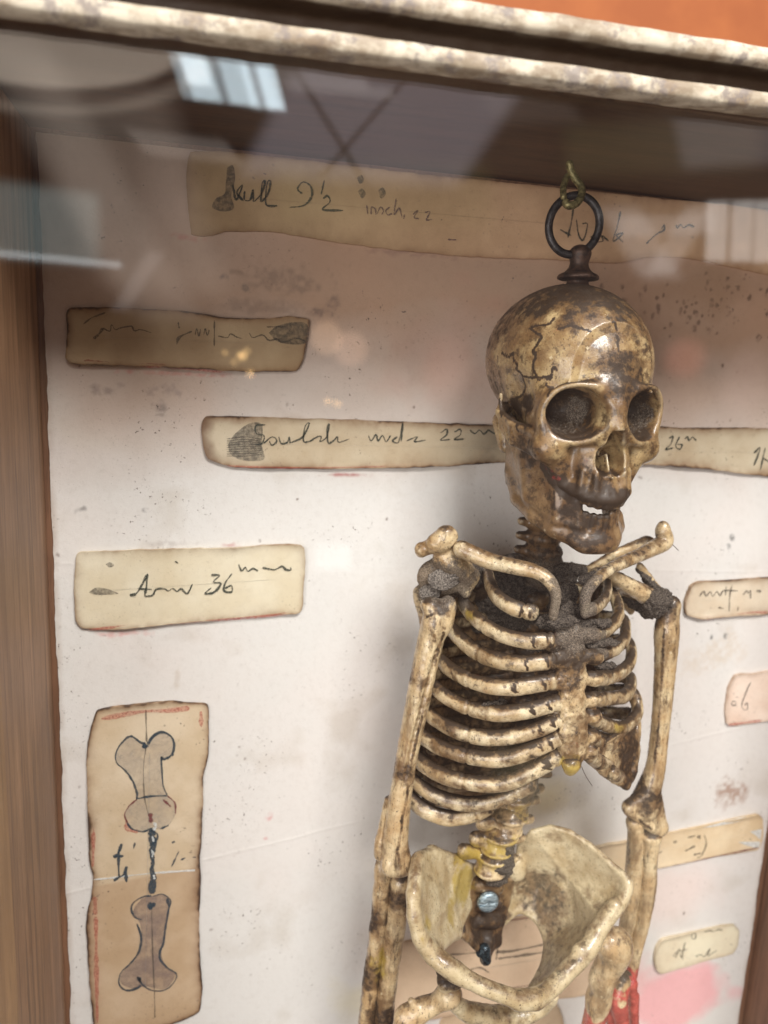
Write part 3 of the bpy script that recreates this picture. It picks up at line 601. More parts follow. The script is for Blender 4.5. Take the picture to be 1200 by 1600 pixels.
l3 = label('paper_strip', 'long pale tan paper strip passing behind the skull, reading shoulder inside 22 cm', 'label',
           [(315, 662), (322, 651), (350, 650), (480, 654), (640, 659), (795, 665), (930, 663), (1060, 668), (1215, 672), (1215, 744), (1120, 735), (1040, 728), (960, 724), (870, 722), (800, 722), (720, 727), (640, 731), (500, 733), (370, 731), (325, 717), (316, 692)], (.58, .50, .36), (.48, .38, .25), 1.15,
           paint=lambda V, C: (lambda q: C*(1-q)+np.array([.17, .095, .05])*q)(np.clip(1.15-(V[:, 0]-W(315, 690, .003)[0])/.0085+.7*fbm(V, 90, 4), 0, .85)[:, None])*(1-.5*np.clip(1-np.abs(V[:, 0]-W(770, 700, 0)[0])/.022, 0, 1)[:, None]*np.clip(.7+fbm(V, 80, 2), 0, 1)[:, None]))
T3 = (300, 620, 2.4)
patch('graphite_blot', l3, I_SMUDGE, [[(135, 180), (160, 140), (215, 100), (262, 105), (262, 180), (268, 235), (190, 238), (145, 215)]], T3)
strokes('graphite_hatching', l3, I_FAINT, [[(130, 158+8*k), (200, 150+9*k), (262, 160+7*k)] for k in range(9)], 1.5, T3)
strokes('handwriting', l3, I_INK, [[(275, 105), (240, 108), (242, 138), (270, 146), (262, 175), (235, 180)], [(268, 175), (300, 150), (318, 165), (300, 182), (290, 165)], [(325, 150), (335, 175), (358, 170), (365, 150), (368, 175)], [(372, 172), (415, 150), (440, 100), (425, 110), (418, 165), (440, 168)],
        [(440, 168), (470, 150), (485, 150), (480, 168), (505, 150), (515, 105), (508, 115), (510, 170), (530, 165), (545, 150), (550, 170), (590, 158)], [(662, 145), (672, 165), (690, 142), (698, 165), (715, 145), (728, 168), (745, 145)], [(770, 150), (752, 165), (775, 168), (790, 98), (785, 168)], [(805, 165), (845, 150), (835, 168), (878, 162)],
        [(932, 135), (955, 122), (955, 142), (932, 162), (968, 160)], [(984, 132), (1006, 122), (1006, 142), (984, 160), (1020, 158)], [(1042, 125), (1060, 138), (1078, 125), (1095, 140), (1112, 126), (1135, 138), (1155, 130)]], 2.1, T3)
strokes('handwriting', l3, I_INK, [[(1045, 685), (1052, 682), (1048, 694), (1040, 702), (1052, 700)], [(1062, 682), (1056, 696), (1062, 702), (1066, 695), (1058, 694)], [(1070, 686), (1074, 682), (1077, 688), (1082, 683), (1088, 688)], [(1178, 708), (1188, 700), (1178, 728)], [(1196, 700), (1188, 735)], [(1192, 715), (1202, 722)]], 2, (0, 0, 1))
strokes('red_edging', l3, I_RED, [(2, [(355, 728), (450, 731), (600, 729), (690, 727)])], 2)

l4 = label('paper_label', 'cream paper label with a thin burnt rim reading arm 36 cm', 'label',
           [(118, 872), (126, 863), (200, 860), (330, 857), (460, 851), (476, 857), (476, 900), (472, 950), (462, 959), (380, 965), (300, 972), (180, 984), (130, 982), (117, 968), (116, 920)], (.70, .64, .49), (.62, .54, .38), .7)
T4 = (100, 840, 3)
strokes('handwriting', l4, I_INK, [(3.4, [(308, 272), (345, 255), (392, 170)]), (3.2, [(392, 170), (385, 240), (378, 272)]), [(345, 240), (412, 243)], [(378, 275), (415, 270), (432, 243), (470, 240), (490, 250), (510, 238), (530, 252), (550, 240), (578, 262), (602, 218)],
        (2.8, [(690, 175), (728, 178), (700, 208), (735, 215), (705, 255), (662, 262), (690, 235)]), (3, [(788, 168), (755, 215), (752, 250), (785, 255), (785, 225), (755, 238)]), [(818, 125), (832, 155), (850, 140), (862, 158), (885, 145), (910, 156)], (2.8, [(930, 140), (965, 148), (990, 150), (1022, 135), (1040, 150), (1062, 152), (1062, 138)]), [(520, 110), (535, 120)]], 2.2, T4)
patch('brown_spot', l4, I_SMUDGE, [[(195, 125), (215, 115), (235, 128), (215, 140)], [(115, 258), (150, 235), (200, 240), (255, 262), (200, 268), (150, 268)]], T4)
strokes('red_edging', l4, I_RED, [(3.2, [(120, 432), (300, 415), (520, 402), (700, 388), (900, 372), (1060, 355)])], 3, T4)

def card_paint(V, C):
    zc = W(228, 1365, 0)[2]-.03*(V[:, 0]-W(228, 1365, 0)[0])*-3; f = (1/(1+np.exp((V[:, 2]-zc)/.0004)))[:, None]
    return C*(1-f)+C*np.array([.84, .76, .70])*f
l5 = label('drawing_card', 'tall burnt-edged card with two drawn bones joined by a twisted wire', 'card',
           [(152, 1112), (175, 1106), (215, 1101), (262, 1097), (300, 1099), (320, 1100), (326, 1108), (326, 1180), (318, 1215), (316, 1290), (312, 1345), (314, 1372), (311, 1440), (312, 1490), (316, 1545), (312, 1580), (290, 1593), (262, 1603), (200, 1612), (150, 1612), (142, 1560), (137, 1500), (134, 1440), (142, 1400), (146, 1372), (139, 1345), (137, 1250), (135, 1180), (142, 1135)],
           (.66, .55, .40), (.56, .44, .29), 1.15, paint=card_paint)
T5 = (120, 1090, 5.217); Y2 = 1304
up_a = [(560, 370), (520, 365), (440, 315), (370, 365), (320, 450), (325, 530), (400, 600), (460, 690), (490, 780), (490, 830)]
up_b = [(575, 380), (620, 310), (690, 275), (760, 310), (790, 380), (770, 470), (710, 502), (690, 490), (695, 600), (705, 720), (740, 800)]
ov = [(490, 830), (430, 880), (390, 950), (410, 1020), (450, 1070), (540, 1092), (600, 1070)]; ov2 = [(740, 800), (800, 860), (805, 950), (750, 1040), (680, 1072)]
low = [(620, 315), (700, 300), (765, 350), (750, 420), (725, 560), (705, 700), (680, 760), (680, 830), (740, 900), (812, 950), (790, 1020), (720, 1078), (620, 1085), (540, 1040), (500, 980)]
low2 = [(490, 540), (525, 650), (505, 770), (440, 860), (360, 940), (345, 1030), (400, 1082), (480, 1070), (525, 1040)]; low3 = [(610, 312), (540, 320), (460, 370), (445, 430), (480, 490), (535, 508)]
sh = lambda s: [(x, y+Y2) for x, y in s]
d5 = patch('bone_drawing', l5, I_WASH, [up_a+ov[::1]+ov2[::-1]+up_b[::-1]], T5)
patch('bone_drawing', l5, I_WASHD, [sh([(530, 330), (700, 305), (760, 360), (725, 560), (690, 780), (740, 900), (805, 950), (720, 1070), (560, 1050), (480, 1070), (365, 1030), (370, 940), (505, 790), (520, 560), (460, 440)])], T5)
strokes('drawn_outline', l5, I_BLUE, [up_a, up_b, [(x+10, y+8) for x, y in up_b[:6]], ov[3:], ov2[3:], [(490, 825), (600, 805), (740, 800)], (5, [(540, 385), (560, 400), (570, 385)]), (7, [(548, 372), (556, 415)]), sh(low), sh(low2), sh(low3), (9, sh([(575, 398), (640, 385)])), (5, sh([(585, 420), (640, 372)])), (5, sh([(490, 975), (505, 985), (520, 1020)])), (4.5, sh([(735, 330), (752, 400)]))], 2.6, T5)
strokes('drawn_outline', l5, I_MAR, [ov[:4], ov2[:3], (3, [(700, 830), (770, 890)]), (6, [(600, 940), (605, 1020)])], 2.2, T5)
strokes('centre_line', l5, I_FAINT, [(2.2, [(562, 100), (566, 240), (570, 370)]), [(570, 370), (545, 560), (550, 800), (585, 960)], (1.8, sh([(610, 430), (615, 600), (620, 800), (628, 1000), (635, 1180), (636, 1310)]))], 1.5, T5)
strokes('drawn_wire', l5, I_BLUE, [(9, [(618, 1060), (612, 1130), (625, 1200), (612, 1270), (622, 1340), (612, 1400), (625, 1470), (615, 1540), (612, 1600)]), (3, [(590, 1080), (655, 1110), (645, 1170), (590, 1210)])], 9, T5, lift=.0004)
strokes('wire_highlight', l5, I_WHITE, [(4, [(628, 1020), (645, 1050), (625, 1080)]), (3, [(615, 1130), (628, 1175)]), (3, [(610, 1240), (622, 1275), (612, 1300)]), (3, [(628, 1445), (632, 1480)])], 3, T5, lift=.0007)
strokes('handwriting', l5, I_BLUE, [(4.5, [(368, 1190), (335, 1270), (300, 1305)]), (3.4, [(310, 1300), (385, 1290)]), (3.4, [(348, 1220), (340, 1340), (345, 1470)]), (3.5, [(300, 1492), (335, 1470), (385, 1440), (400, 1390)]), (4, [(405, 1375), (402, 1450), (405, 1505)]), (2.8, [(475, 1180), (462, 1232)]), (2.8, [(775, 1185), (800, 1172)]), (2, [(830, 1258), (800, 1320), (772, 1380)]), (2, [(845, 1325), (885, 1305)]), (1.6, [(945, 1302), (1000, 1300)])], 3, T5)
strokes('crease', l5, I_WHITE, [(2, [(140, 1484), (300, 1468), (480, 1445), (700, 1425), (1000, 1405)])], 2, T5, lift=.0003)
strokes('red_edging', l5, I_RED, [(6, [(200, 175), (380, 140), (560, 112), (760, 105), (920, 85)]), (6, [(1012, 110), (1015, 240)]), (5, [(130, 1000), (135, 1200), (130, 1380)]), (6, sh([(150, 320), (150, 470)])), (6, sh([(155, 480), (158, 720), (160, 900), (168, 1350)])), (7, [(405, 1000), (420, 1070), (500, 1095)])], 5, T5)

l6 = label('paper_label', 'narrow label by the right edge with smeared blue-grey writing and a red lower rim', 'label',
           [(1071, 940), (1080, 916), (1094, 909), (1140, 907), (1215, 904), (1215, 957), (1150, 962), (1098, 967), (1073, 961)], (.70, .62, .49), (.60, .48, .34), 1.0)
T6 = (980, 780, 3.81)
strokes('handwriting', l6, I_FAINT, [[(430, 580), (455, 550), (470, 575), (495, 552), (510, 578), (535, 550), (555, 575), (575, 545), (660, 545)], [(590, 520), (585, 575)], [(625, 510), (612, 570), (608, 670)], [(690, 570), (712, 545), (722, 560), (735, 545), (735, 592)], (4, [(770, 545), (800, 550)]), [(540, 645), (575, 650)], [(660, 640), (658, 665)]], 2, T6)
strokes('red_edging', l6, I_RED, [(3.5, [(440, 712), (560, 700), (680, 685), (838, 670)])], 3, T6)
l7 = label('paper_label', 'small pinkish label reading 6, cut off by the right edge of the photo', 'label',
           [(1134, 1112), (1139, 1075), (1150, 1055), (1180, 1053), (1215, 1050), (1215, 1122), (1190, 1128), (1150, 1134), (1136, 1131)], (.80, .66, .55), (.72, .55, .44), .5)
strokes('handwriting', l7, I_FAINT, [[(735, 1090), (712, 1140), (685, 1215), (690, 1250), (715, 1250), (715, 1215), (698, 1225)], [(625, 1205), (645, 1205), (645, 1225), (625, 1225), (622, 1208)]], 1.6, T6)
strokes('red_edging', l7, I_RED, [(3.5, [(605, 1345), (700, 1330), (800, 1318)])], 3, T6)
l8 = label('paper_strip', 'slanting tan strip with blotchy marks and a torn white end, lower right behind the elbow', 'label',
           [(925, 1326), (1000, 1311), (1090, 1293), (1150, 1280), (1184, 1273), (1192, 1280), (1191, 1312), (1184, 1328), (1150, 1334), (1095, 1343), (1025, 1357), (945, 1370), (930, 1350)], (.76, .62, .42), (.64, .48, .29), .35)
T8 = (860, 1200, 3.53)
strokes('handwriting', l8, I_FAINT, [[(600, 470), (615, 460)], (3.5, [(680, 410), (698, 405)]), [(755, 385), (785, 378), (800, 372)], [(808, 385), (825, 372), (822, 392)], (3, [(745, 458), (780, 440), (800, 430)]), [(850, 370), (860, 420), (835, 480), (810, 498)], (2.6, [(790, 480), (830, 470)])], 2, T8)
patch('torn_end', l8, I_WHITE, [[(1100, 350), (1170, 340), (1165, 395), (1130, 370)], [(1035, 408), (1160, 408), (1150, 440), (1090, 430)], [(840, 330), (1060, 270), (1060, 290), (920, 320)]], T8)
strokes('red_edging', l8, I_MAR, [(1.6, [(595, 552), (760, 520), (900, 490), (1000, 470), (1150, 440)])], 2, T8)
l9 = label('paper_label', 'small rounded pale green label with faint writing, lowest on the right', 'label',
           [(1023, 1500), (1026, 1480), (1036, 1468), (1080, 1458), (1130, 1447), (1148, 1446), (1155, 1455), (1153, 1478), (1144, 1491), (1110, 1500), (1060, 1514), (1035, 1522), (1026, 1516)], (.76, .70, .52), (.70, .60, .43), .45)
strokes('handwriting', l9, I_FAINT, [[(690, 1050), (712, 1000), (722, 1045), (745, 960)], [(715, 1010), (755, 1000)], [(780, 915), (800, 912), (800, 940), (782, 940), (780, 918)], [(850, 905), (880, 898), (905, 902), (925, 892), (950, 895)], [(800, 1040), (830, 1030), (850, 1040), (880, 1000), (870, 1035), (920, 1005)], [(730, 1000), (730, 1060)]], 1.7, T8)
l10 = label('drawing_card', 'tan card with a faint drawn bone, seen through the pelvis', 'card',
            [(618, 1482), (680, 1465), (760, 1443), (850, 1428), (930, 1420), (945, 1500), (930, 1552), (870, 1562), (745, 1580), (640, 1600), (612, 1600)], (.72, .55, .38), (.62, .45, .30), .35)
strokes('bone_drawing', l10, I_FAINT, [(3.5, [(775, 1488), (800, 1486), (840, 1478), (870, 1470)]), (3, [(778, 1498), (810, 1494), (850, 1488)]), (3, [(778, 1480), (775, 1500)]), (2, [(700, 1492), (730, 1490), (760, 1486)]), (2, [(735, 1515), (750, 1512), (765, 1520)])], 3)
strokes('crease', l10, I_MAR, [(1.5, [(640, 1475), (720, 1455), (800, 1438), (900, 1425)]), (1.2, [(790, 1545), (900, 1530)])], 1.5)
l11 = label('paper_label', 'tan scrap of paper under the pelvis at the bottom edge', 'label', [(690, 1596), (745, 1583), (870, 1570), (876, 1640), (690, 1650)], (.62, .46, .30), None, .35)

# ------------------------------------------------------------------ hook and skeleton
hk = thing('hanging_hook', 'greenish brass wire hook screwed into the case top above the ring', 'hook', tuple(W(893, 262, .06)))
def wire(name, pts, r, mat, parent, seg=12, n=14):
    V, Q = tube([[*W(u, v, d), PX(r, u, v, d)] for u, v, d in pts], n, seg); return mesh_np(name, V, Q, mat, parent)
wire('hook_shank', [(889, 250, .06), (892, 266, .06), (899, 279, .061), (908, 292, .063), (908, 306, .065), (900, 318, .067), (888, 321, .067), (881, 312, .065)], 6.2, M_BRASS, hk)
wire('hook_tip', [(881, 312, .065), (880, 296, .062), (884, 280, .059), (890, 272, .058)], 5.2, M_BRASS, hk)

sk = thing('skeleton_model', 'aged brown resin human skeleton hanging by an iron ring on its skull', 'skeleton', tuple(W(790, 1600, .05)))
# ring and finial
cpt = W(897, 352, .063); k = PX(1, 897, 352, .063)
e1 = np.array([CX[0], CX[2], -CX[1]]); e1 = np.array([CX[0], CZ[0], -CY[0]]); e2 = np.array([-CX[1]*0, 0, 1.0])
ang = np.linspace(0, 2*np.pi, 73); S0 = np.array([cpt+e1*np.cos(a)*39.5*k+e2*np.sin(a)*44*k for a in ang]); seg = 14; V = []
for i in range(72):
    nrm = (S0[i]-cpt); nrm /= np.linalg.norm(nrm); ax = np.cross(e1, e2); ax /= np.linalg.norm(ax)
    for b in np.linspace(0, 2*np.pi, seg, endpoint=False): V.append(S0[i]+6.4*k*(math.cos(b)*nrm+math.sin(b)*ax))
V = np.array(V); i = np.arange(72)[:, None]*seg; j = np.arange(seg)[None]; i2 = ((np.arange(72)+1) % 72)[:, None]*seg
Q = np.stack([i+j, i+(j+1) % seg, i2+(j+1) % seg, i2+j], -1).reshape(-1, 4)
V = V+.00012*fbm(V, 400, 1)[:, None]; mesh_np('hanging_ring', V, Q, M_IRON, sk)
def lathe(name, base, prof, mat, parent, seg=48):
    V = np.array([base+np.array([r*math.cos(a), r*math.sin(a), z]) for r, z in prof for a in np.linspace(0, 2*np.pi, seg, endpoint=False)])
    m = len(prof); i = np.arange(m-1)[:, None]*seg; j = np.arange(seg)[None]
    Q = np.stack([i+j, i+(j+1) % seg, i+seg+(j+1) % seg, i+seg+j], -1).reshape(-1, 4); V = V+.00015*fbm(V, 500, 2)[:, None]
    return mesh_np(name, V, Q, mat, parent)
fb = W(902, 446, .063); pf = [(26, -10), (21, -3), (17, 4), (20, 7), (31, 9), (32.5, 12), (30, 16), (22, 20), (16, 27), (14.5, 34), (16, 40), (17.5, 46), (17, 52), (12, 58), (6, 61), (.2, 62)]
pf = cr(np.array([(a, b, 0) for a, b in pf]), 4)[:, :2]; lathe('finial', fb, [(max(a, .2)*k, b*k) for a, b in pf], M_RUSTY, sk)

# skull and jaw, in model millimetres (x right, f forward, z up)
SX = (.592, .042, -.009, .070, .1812, .06, -.0179)
def skull_tr(V):
    v = np.stack([V[:, 0], -V[:, 1], V[:, 2]], 1)*SX[0]*1e-3; rx, ry, rz = SX[1:4]
    cx, sx_ = math.cos(rx), math.sin(rx); cy, sy = math.cos(ry), math.sin(ry); cz, sz = math.cos(rz), math.sin(rz)
    R = np.array([[cz, -sz, 0], [sz, cz, 0], [0, 0, 1]])@np.array([[cy, 0, sy], [0, 1, 0], [-sy, 0, cy]])@np.array([[1, 0, 0], [0, cx, -sx_], [0, sx_, cx]])
    return v@R.T+np.array([SX[4], -SX[5], SX[6]])
def rotz(a): c, s = math.cos(a), math.sin(a); return np.array([[c, -s, 0], [s, c, 0], [0, 0, 1]], np.float32)
ops = [(ell((0, -6, 52), (60, 72, 62)), 1, 1), (ell((0, 28, 45), (54, 52, 54)), 34, 1), (ell((0, -30, 50), (54, 48, 50)), 20, 1),
       (ell((0, 10, -6), (44, 50, 22)), 14, 1), (ell((0, 50, 6), (49, 31, 33)), 10, 1)]
for s in (-1, 1): ops.append((ell((s*67, 33, 9), (19, 23, 30)), 9, -1))
ops += [(ell((0, 58, -28), (29, 29, 28)), 9, 1), (ell((0, 51, -47), (29, 37, 15)), 7, 1)]
for s in (-1, 1):
    ops += U([ell((s*48, 50, 10), (8, 20, 23))], 8)
    RING = [(12, 80, 27), (21, 80, 32.5), (33, 77, 34), (44, 71, 30.5), (51.5, 65.5, 21), (53.8, 62.5, 9), (51.5, 63.5, -2), (43.5, 69, -9.5), (31, 76, -11), (20, 81, -8), (13, 83.5, 1), (11, 82, 14), (12, 80, 27)]
    ops += U([poly([(s*x, f, z) for x, f, z in RING], 2.5)], 9)
    ops += U([ell((s*44, 60, -17), (15, 14, 13))], 9)
    ops += U([cap((s*36, 60, -24), (s*28, 60, -44), 10, 9), cap((s*12, 84, -34), (s*13, 86, -50), 2.2, 2.6), cap((s*21, 78, -34), (s*22, 79.5, -50), 2.2, 2.6)], 6)
ops += U([cap((0, 81, 30), (0, 91, 0), 5, 3.2), cap((5, 82, 18), (9, 82, -8), 3.6, 3), cap((-5, 82, 18), (-9, 82, -8), 3.6, 3), ell((0, 78, 33), (18, 5, 8))], 10)
for s in (-1, 1):
    ops.append((ell((s*31, 68, 12), (20.8, 30, 18)), 5, -1)); ops.append((ell((s*32, 88, 12.5), (23, 19, 19)), 5, -1))
    ops.append((ell((s*5.5, 84, -24), (7.6, 24, 12)), 2.5, -1))
ops.append((ell((0, 88, -13), (6.8, 24, 14)), 2.5, -1))
for s in (-1, 1):
    ops.append((ell((s*61, 36, 17), (11, 17, 12)), 3, -1))
    t0, t1, t2, b0, b1, b2 = (s*55, 54, -5), (s*64, 33, -1), (s*65, 12, 6), (s*51, 54, -24), (s*62, 33, -17), (s*64, 14, -7)
    ops += U([tri(t0, t1, b0, 2.4), tri(b0, b1, t1, 2.4), tri(t1, t2, b1, 2.2), tri(b1, b2, t2, 2.2)], 2.5)
    ops += U([cap(t0, t1, 3, 2.8), cap(t1, t2, 2.8, 2.8), cap(t2, (s*56, 0, 8), 3.4, 6), cap(t2, (s*64, 9, 21), 2.6, 1.5)], 3)
    ops += U([cap((s*50, -10, -4), (s*48, -6, -26), 10, 6)], 8)
ops += U([tri((0, 76, -20), (0, 84, -37), (0, 56, -30), 1.0), cap((0, 82, -37), (0, 88, -37), 2.4, 1.2)], 2)
# upper tooth row
def arch(a, rx=28, rf=38, f0=50): return np.array([rx*math.sin(a), f0+rf*math.cos(a)])
for i in range(14):
    a = math.radians(-84+168*(i+.5)/14); x, f = arch(a); zc = 13*(abs(a)/1.45)**2; w = 3.3 if abs(a) < .9 else 3.8
    ops += U([cap((x*.95, f-1.5, -50+zc), (x, f-.6, -61+zc), w, w*.9)], 3.2)
ops += U([poly([(*arch(math.radians(-82+164*i/8), 29.5, 38.5), -55+12*(abs(-82+164*i/8)/84)**2) for i in range(9)], 3.9)], 5)
V, Q = sdf_mesh(ops, .85); V = relax(V, Q, 6); V = skull_tr(V); Q = Q[:, ::-1]
SUT = [[(862, 493), (852, 503), (826, 508), (842, 520), (838, 530), (829, 545), (833, 556), (828, 575), (834, 592)], [(780, 552), (790, 556), (797, 552), (799, 566), (806, 574), (804, 582), (812, 590), (818, 606)], [(812, 590), (835, 594), (862, 592)], [(866, 579), (860, 578), (857, 592), (850, 598), (858, 606), (853, 616)],
       [(961, 500), (967, 520), (969, 545)], [(818, 606), (814, 620), (800, 628)], [(808, 656), (803, 668), (805, 676)], [(770, 600), (775, 620), (780, 650)], [(870, 510), (890, 505), (920, 512)]]
def near_lines(V, N, lines, rad, dmin=-1):
    c = np.array([0, -DB, 0]); q = V-c; f = (q*N).sum(1) < 0; ids = np.where(f)[0]; q = q[ids]
    cc = np.stack([q[:, 0]*CX[0]+q[:, 1]*CZ[0]-q[:, 2]*CY[0], q[:, 0]*CX[1]+q[:, 1]*CZ[1]-q[:, 2]*CY[1], q[:, 0]*CX[2]+q[:, 1]*CZ[2]-q[:, 2]*CY[2]], 1)
    uv = np.stack([600+F*cc[:, 0]/cc[:, 2], 800+F*cc[:, 1]/cc[:, 2]], 1); out = np.zeros(len(V))
    for ln in lines:
        ln = np.array(ln, float); pts = cr(np.c_[ln, np.zeros(len(ln))], max(8, int(np.linalg.norm(np.diff(ln, axis=0), axis=1).max()/1.6)))[:, :2]; pts = pts+np.cumsum(rng.normal(0, .35, pts.shape), 0)*.6
        for p in pts:
            dd = np.abs(uv-p).max(1); k_ = np.where(dd < 4)[0]
            if not len(k_): continue
            j_ = k_[np.argmin(cc[k_, 2])]; dist = np.linalg.norm(V-V[ids[j_]], axis=1)
            out = np.maximum(out, np.clip(1.5-dist/rad, 0, 1))
    return out
def fixskull(V, N, C):
    for s_ in (-1, 1):
        cc_ = skull_tr(np.array([[s_*31., 56., 11.]]))[0]; q = np.linalg.norm(V-cc_, axis=1)/.0135*(1+.3*fbm(V, 150, 3)); C[:, 3] = np.maximum(C[:, 3], np.clip((1.0-q)*2, 0, .5)*(V[:, 2] < cc_[2])); C[:, 0] = np.maximum(C[:, 0], np.clip((1.15-q)*3, 0, .95))  # sockets: grey dust below, shade of the hollow painted in dark
    C[:, 0] = np.maximum(C[:, 0], near_lines(V, N, [[(846, 730), (862, 752), (888, 770), (920, 783), (955, 788), (985, 780)]], .0042)*1.25)
    m = near_lines(V, N, SUT, .00055); C[:, 0] = np.maximum(C[:, 0], m*1.4); return C
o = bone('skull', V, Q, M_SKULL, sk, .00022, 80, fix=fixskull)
# jaw
ops = []
jp = [(-46, 8, -48), (-43, 18, -68), (-38, 38, -78), (-29, 58, -85), (-16, 72, -90), (0, 77, -92)]
for s in (-1, 1):
    P_ = [(-s*x, f, z) for x, f, z in jp]; ops += U(chain(P_, [6, 7, 7, 7.5, 8, 8]), 3)
    T_ = [(-s*x*.97, f-1, z+g) for (x, f, z), g in zip(jp, (4, 10, 10, 9, 8, 8))]; ops += U(chain(T_, [5, 5.5, 5.5, 5.2, 5, 5]), 6)
    ops += U([tri((s*53, 8, -3), (s*46, 4, -56), (s*44, 36, -60), 3.8), tri((s*53, 8, -3), (s*50, 34, -16), (s*44, 36, -60), 3.6), cap((s*54, 6, -2), (s*50, 8, -12), 6, 4), tri((s*44, 36, -60), (s*49, 30, -26), (s*34, 52, -64), 3.4)], 5)
    if s < 0: ops += U([tri((-50, 30, -18), (-44, 36, -62), (-33, 60, -42), 4.2), tri((-44, 36, -62), (-33, 60, -42), (-30, 62, -76), 4.2), tri((-50, 30, -18), (-33, 60, -42), (-42, 54, -24), 4), tri((-33, 58, -42), (-30, 62, -76), (-21, 74, -58), 3.6), tri((-30, 62, -76), (-21, 74, -58), (-18, 76, -78), 4)], 5)
ops += U([ell((0, 80, -93), (14, 7, 8)), ell((-11, 78, -96), (7, 6, 5)), ell((11, 78, -96), (7, 6, 5))], 7)
for i in range(14):
    a = math.radians(-86+172*(i+.5)/14); x, f = arch(a, 25.5, 35, 46); zc = 9*(abs(a)/1.45)**2; gap = (-.5 if -.80 < a < .16 else (2.4 if a > 0 else 8))
    ops += U([cap((x, f-1, -84+zc), (x*1.04, f+1.5, -70+zc*1.3+gap), 3.4, 2.9)], 2.6)
V, Q = sdf_mesh(ops, .8); V = skull_tr(V)
def fixjaw(V, N, C):
    C[:, 0] = np.maximum(C[:, 0], near_lines(V, N, [[(846, 732), (862, 752), (885, 772), (908, 790)]], .0028)*1.4)
    C[:, 0] = np.maximum(C[:, 0], near_lines(V, N, [[(862+9*i, 772+4*i), (863+9*i, 800+3*i)] for i in range(11)], .0007)*.8)
    C[:, 0] = np.maximum(C[:, 0], near_lines(V, N, [[(855, 735), (850, 760), (862, 800), (890, 835)], [(900, 800), (903, 850)]], .0022)*.6); return C
bone('jaw', V, Q[:, ::-1], M_JAW, sk, .0003, 120, 'darker brown lower jaw with worn teeth', fix=fixjaw)

# spine
for n_, (u, v, d, r) in enumerate([(853, 795, .045, 27), (851, 817, .044, 28), (849, 839, .043, 29), (848, 861, .042, 31), (850, 884, .041, 34)]):
    V, Q = sdf_mesh(U([S(u, v, d, r, r, 14), cap(W(u, v-10, d), W(u, v+12, d), PX(r*.8, u, v, d)), cap(W(u-16, v, d), W(u-r-8, v-3, d), PX(9, u, v, d), PX(6.5, u, v, d)), cap(W(u, v, d-.005), W(u, v+8, d-.016), .004, .002)], .003), .0005)
    bone('neck_vertebra', V, Q, M_JAW, sk, .0003, 300)
for n_ in range(9):
    t = n_/8; u = 842-10*math.sin(t*3)-22*t; v = 895+40*n_; d = .034-.012*math.sin(t*math.pi)
    V, Q = sdf_mesh(U([S(u, v, d, 23, 22, 17), S(u, v+16, d, 25, 24, 4), cap(W(u-38, v-6, d-.008), W(u+38, v-6, d-.008), .0028), cap(W(u, v, d-.006), W(u, v+14, max(d-.018, .006)), .004, .0022)], .003), .0007)
    bone('chest_vertebra', V, Q, M_JAW, sk, .0003, 300)
for n_, (u, v, d, r, sl) in enumerate([(814, 1238, .042, 23, 0), (804, 1256, .045, 26, 1), (794, 1285, .048, 27, 1), (780, 1315, .050, 27, 1), (769, 1347, .050, 27, 1)]):
    pr_ = [cap(W(u+4, v-7, d), W(u-3, v+7, d), PX(r*.80, u, v, d)), S(u+4, v-10, d, r, r*.95, 8), S(u-3, v+11, d, r*.97, r*.93, 8)]
    if n_ >= 2: q_ = [(753, 1284), (743, 1309), (724, 1328)][n_-2]; pr_ += [poly([W(u-10, v-6, d-.004), W((u+q_[0])/2, (v+q_[1])/2-5, d-.003), W(*q_, d-.001)], [PX(11, u, v, d), PX(9.5, u, v, d), PX(10, u, v, d)]), S(q_[0]+5, q_[1]+4, d-.002, 15, 8, 11)]
    pr_ += [cap(W(u+14, v-4, d-.006), W(u+r+7, v-6, d-.008), .0036, .0030)]
    V, Q = sdf_mesh(U(pr_, .0022), .0005); bone('lumbar_vertebra', V, Q, M_BONE, sk, .0005, 200, gr=.7)
# sternum
pr_ = [S(u, v, d, w, 11, 20) for u, v, d, w in [(886, 982, .093, 26), (889, 1000, .096, 27), (892, 1024, .098, 24), (893, 1048, .099, 24), (894, 1072, .100, 23), (895, 1096, .101, 22), (895, 1120, .101, 22), (896, 1144, .102, 24), (897, 1166, .102, 23), (896, 1182, .102, 19)]]
for (u, v, s_) in [(866, 1003, -1), (864, 1032, -1), (866, 1064, -1), (870, 1096, -1), (874, 1122, -1), (876, 1150, -1), (876, 1178, -1), (920, 992, 1), (925, 1026, 1), (927, 1060, 1), (924, 1093, 1), (921, 1119, 1), (920, 1150, 1), (918, 1176, 1)]:
    pr_ += [S(u+3*-s_, v, .0985, 20, 11, 11.5), S(u+s_*5, v+2*(s_ < 0), .0965, 14, 10.5, 11)]
V, Q = sdf_mesh(U(pr_, .003), .0005); STM = bone('sternum', V, Q, M_BONE, sk, .0010, 260)
V, Q = sdf_mesh(U([S(893, 1194, .104, 16, 13, 13), S(890, 1203, .103, 9, 9, 9)], .003), .0005); bone('sternum_tip', V, Q, M_BONE, STM, .0003, 300, 'yellow rounded tip of the breastbone')

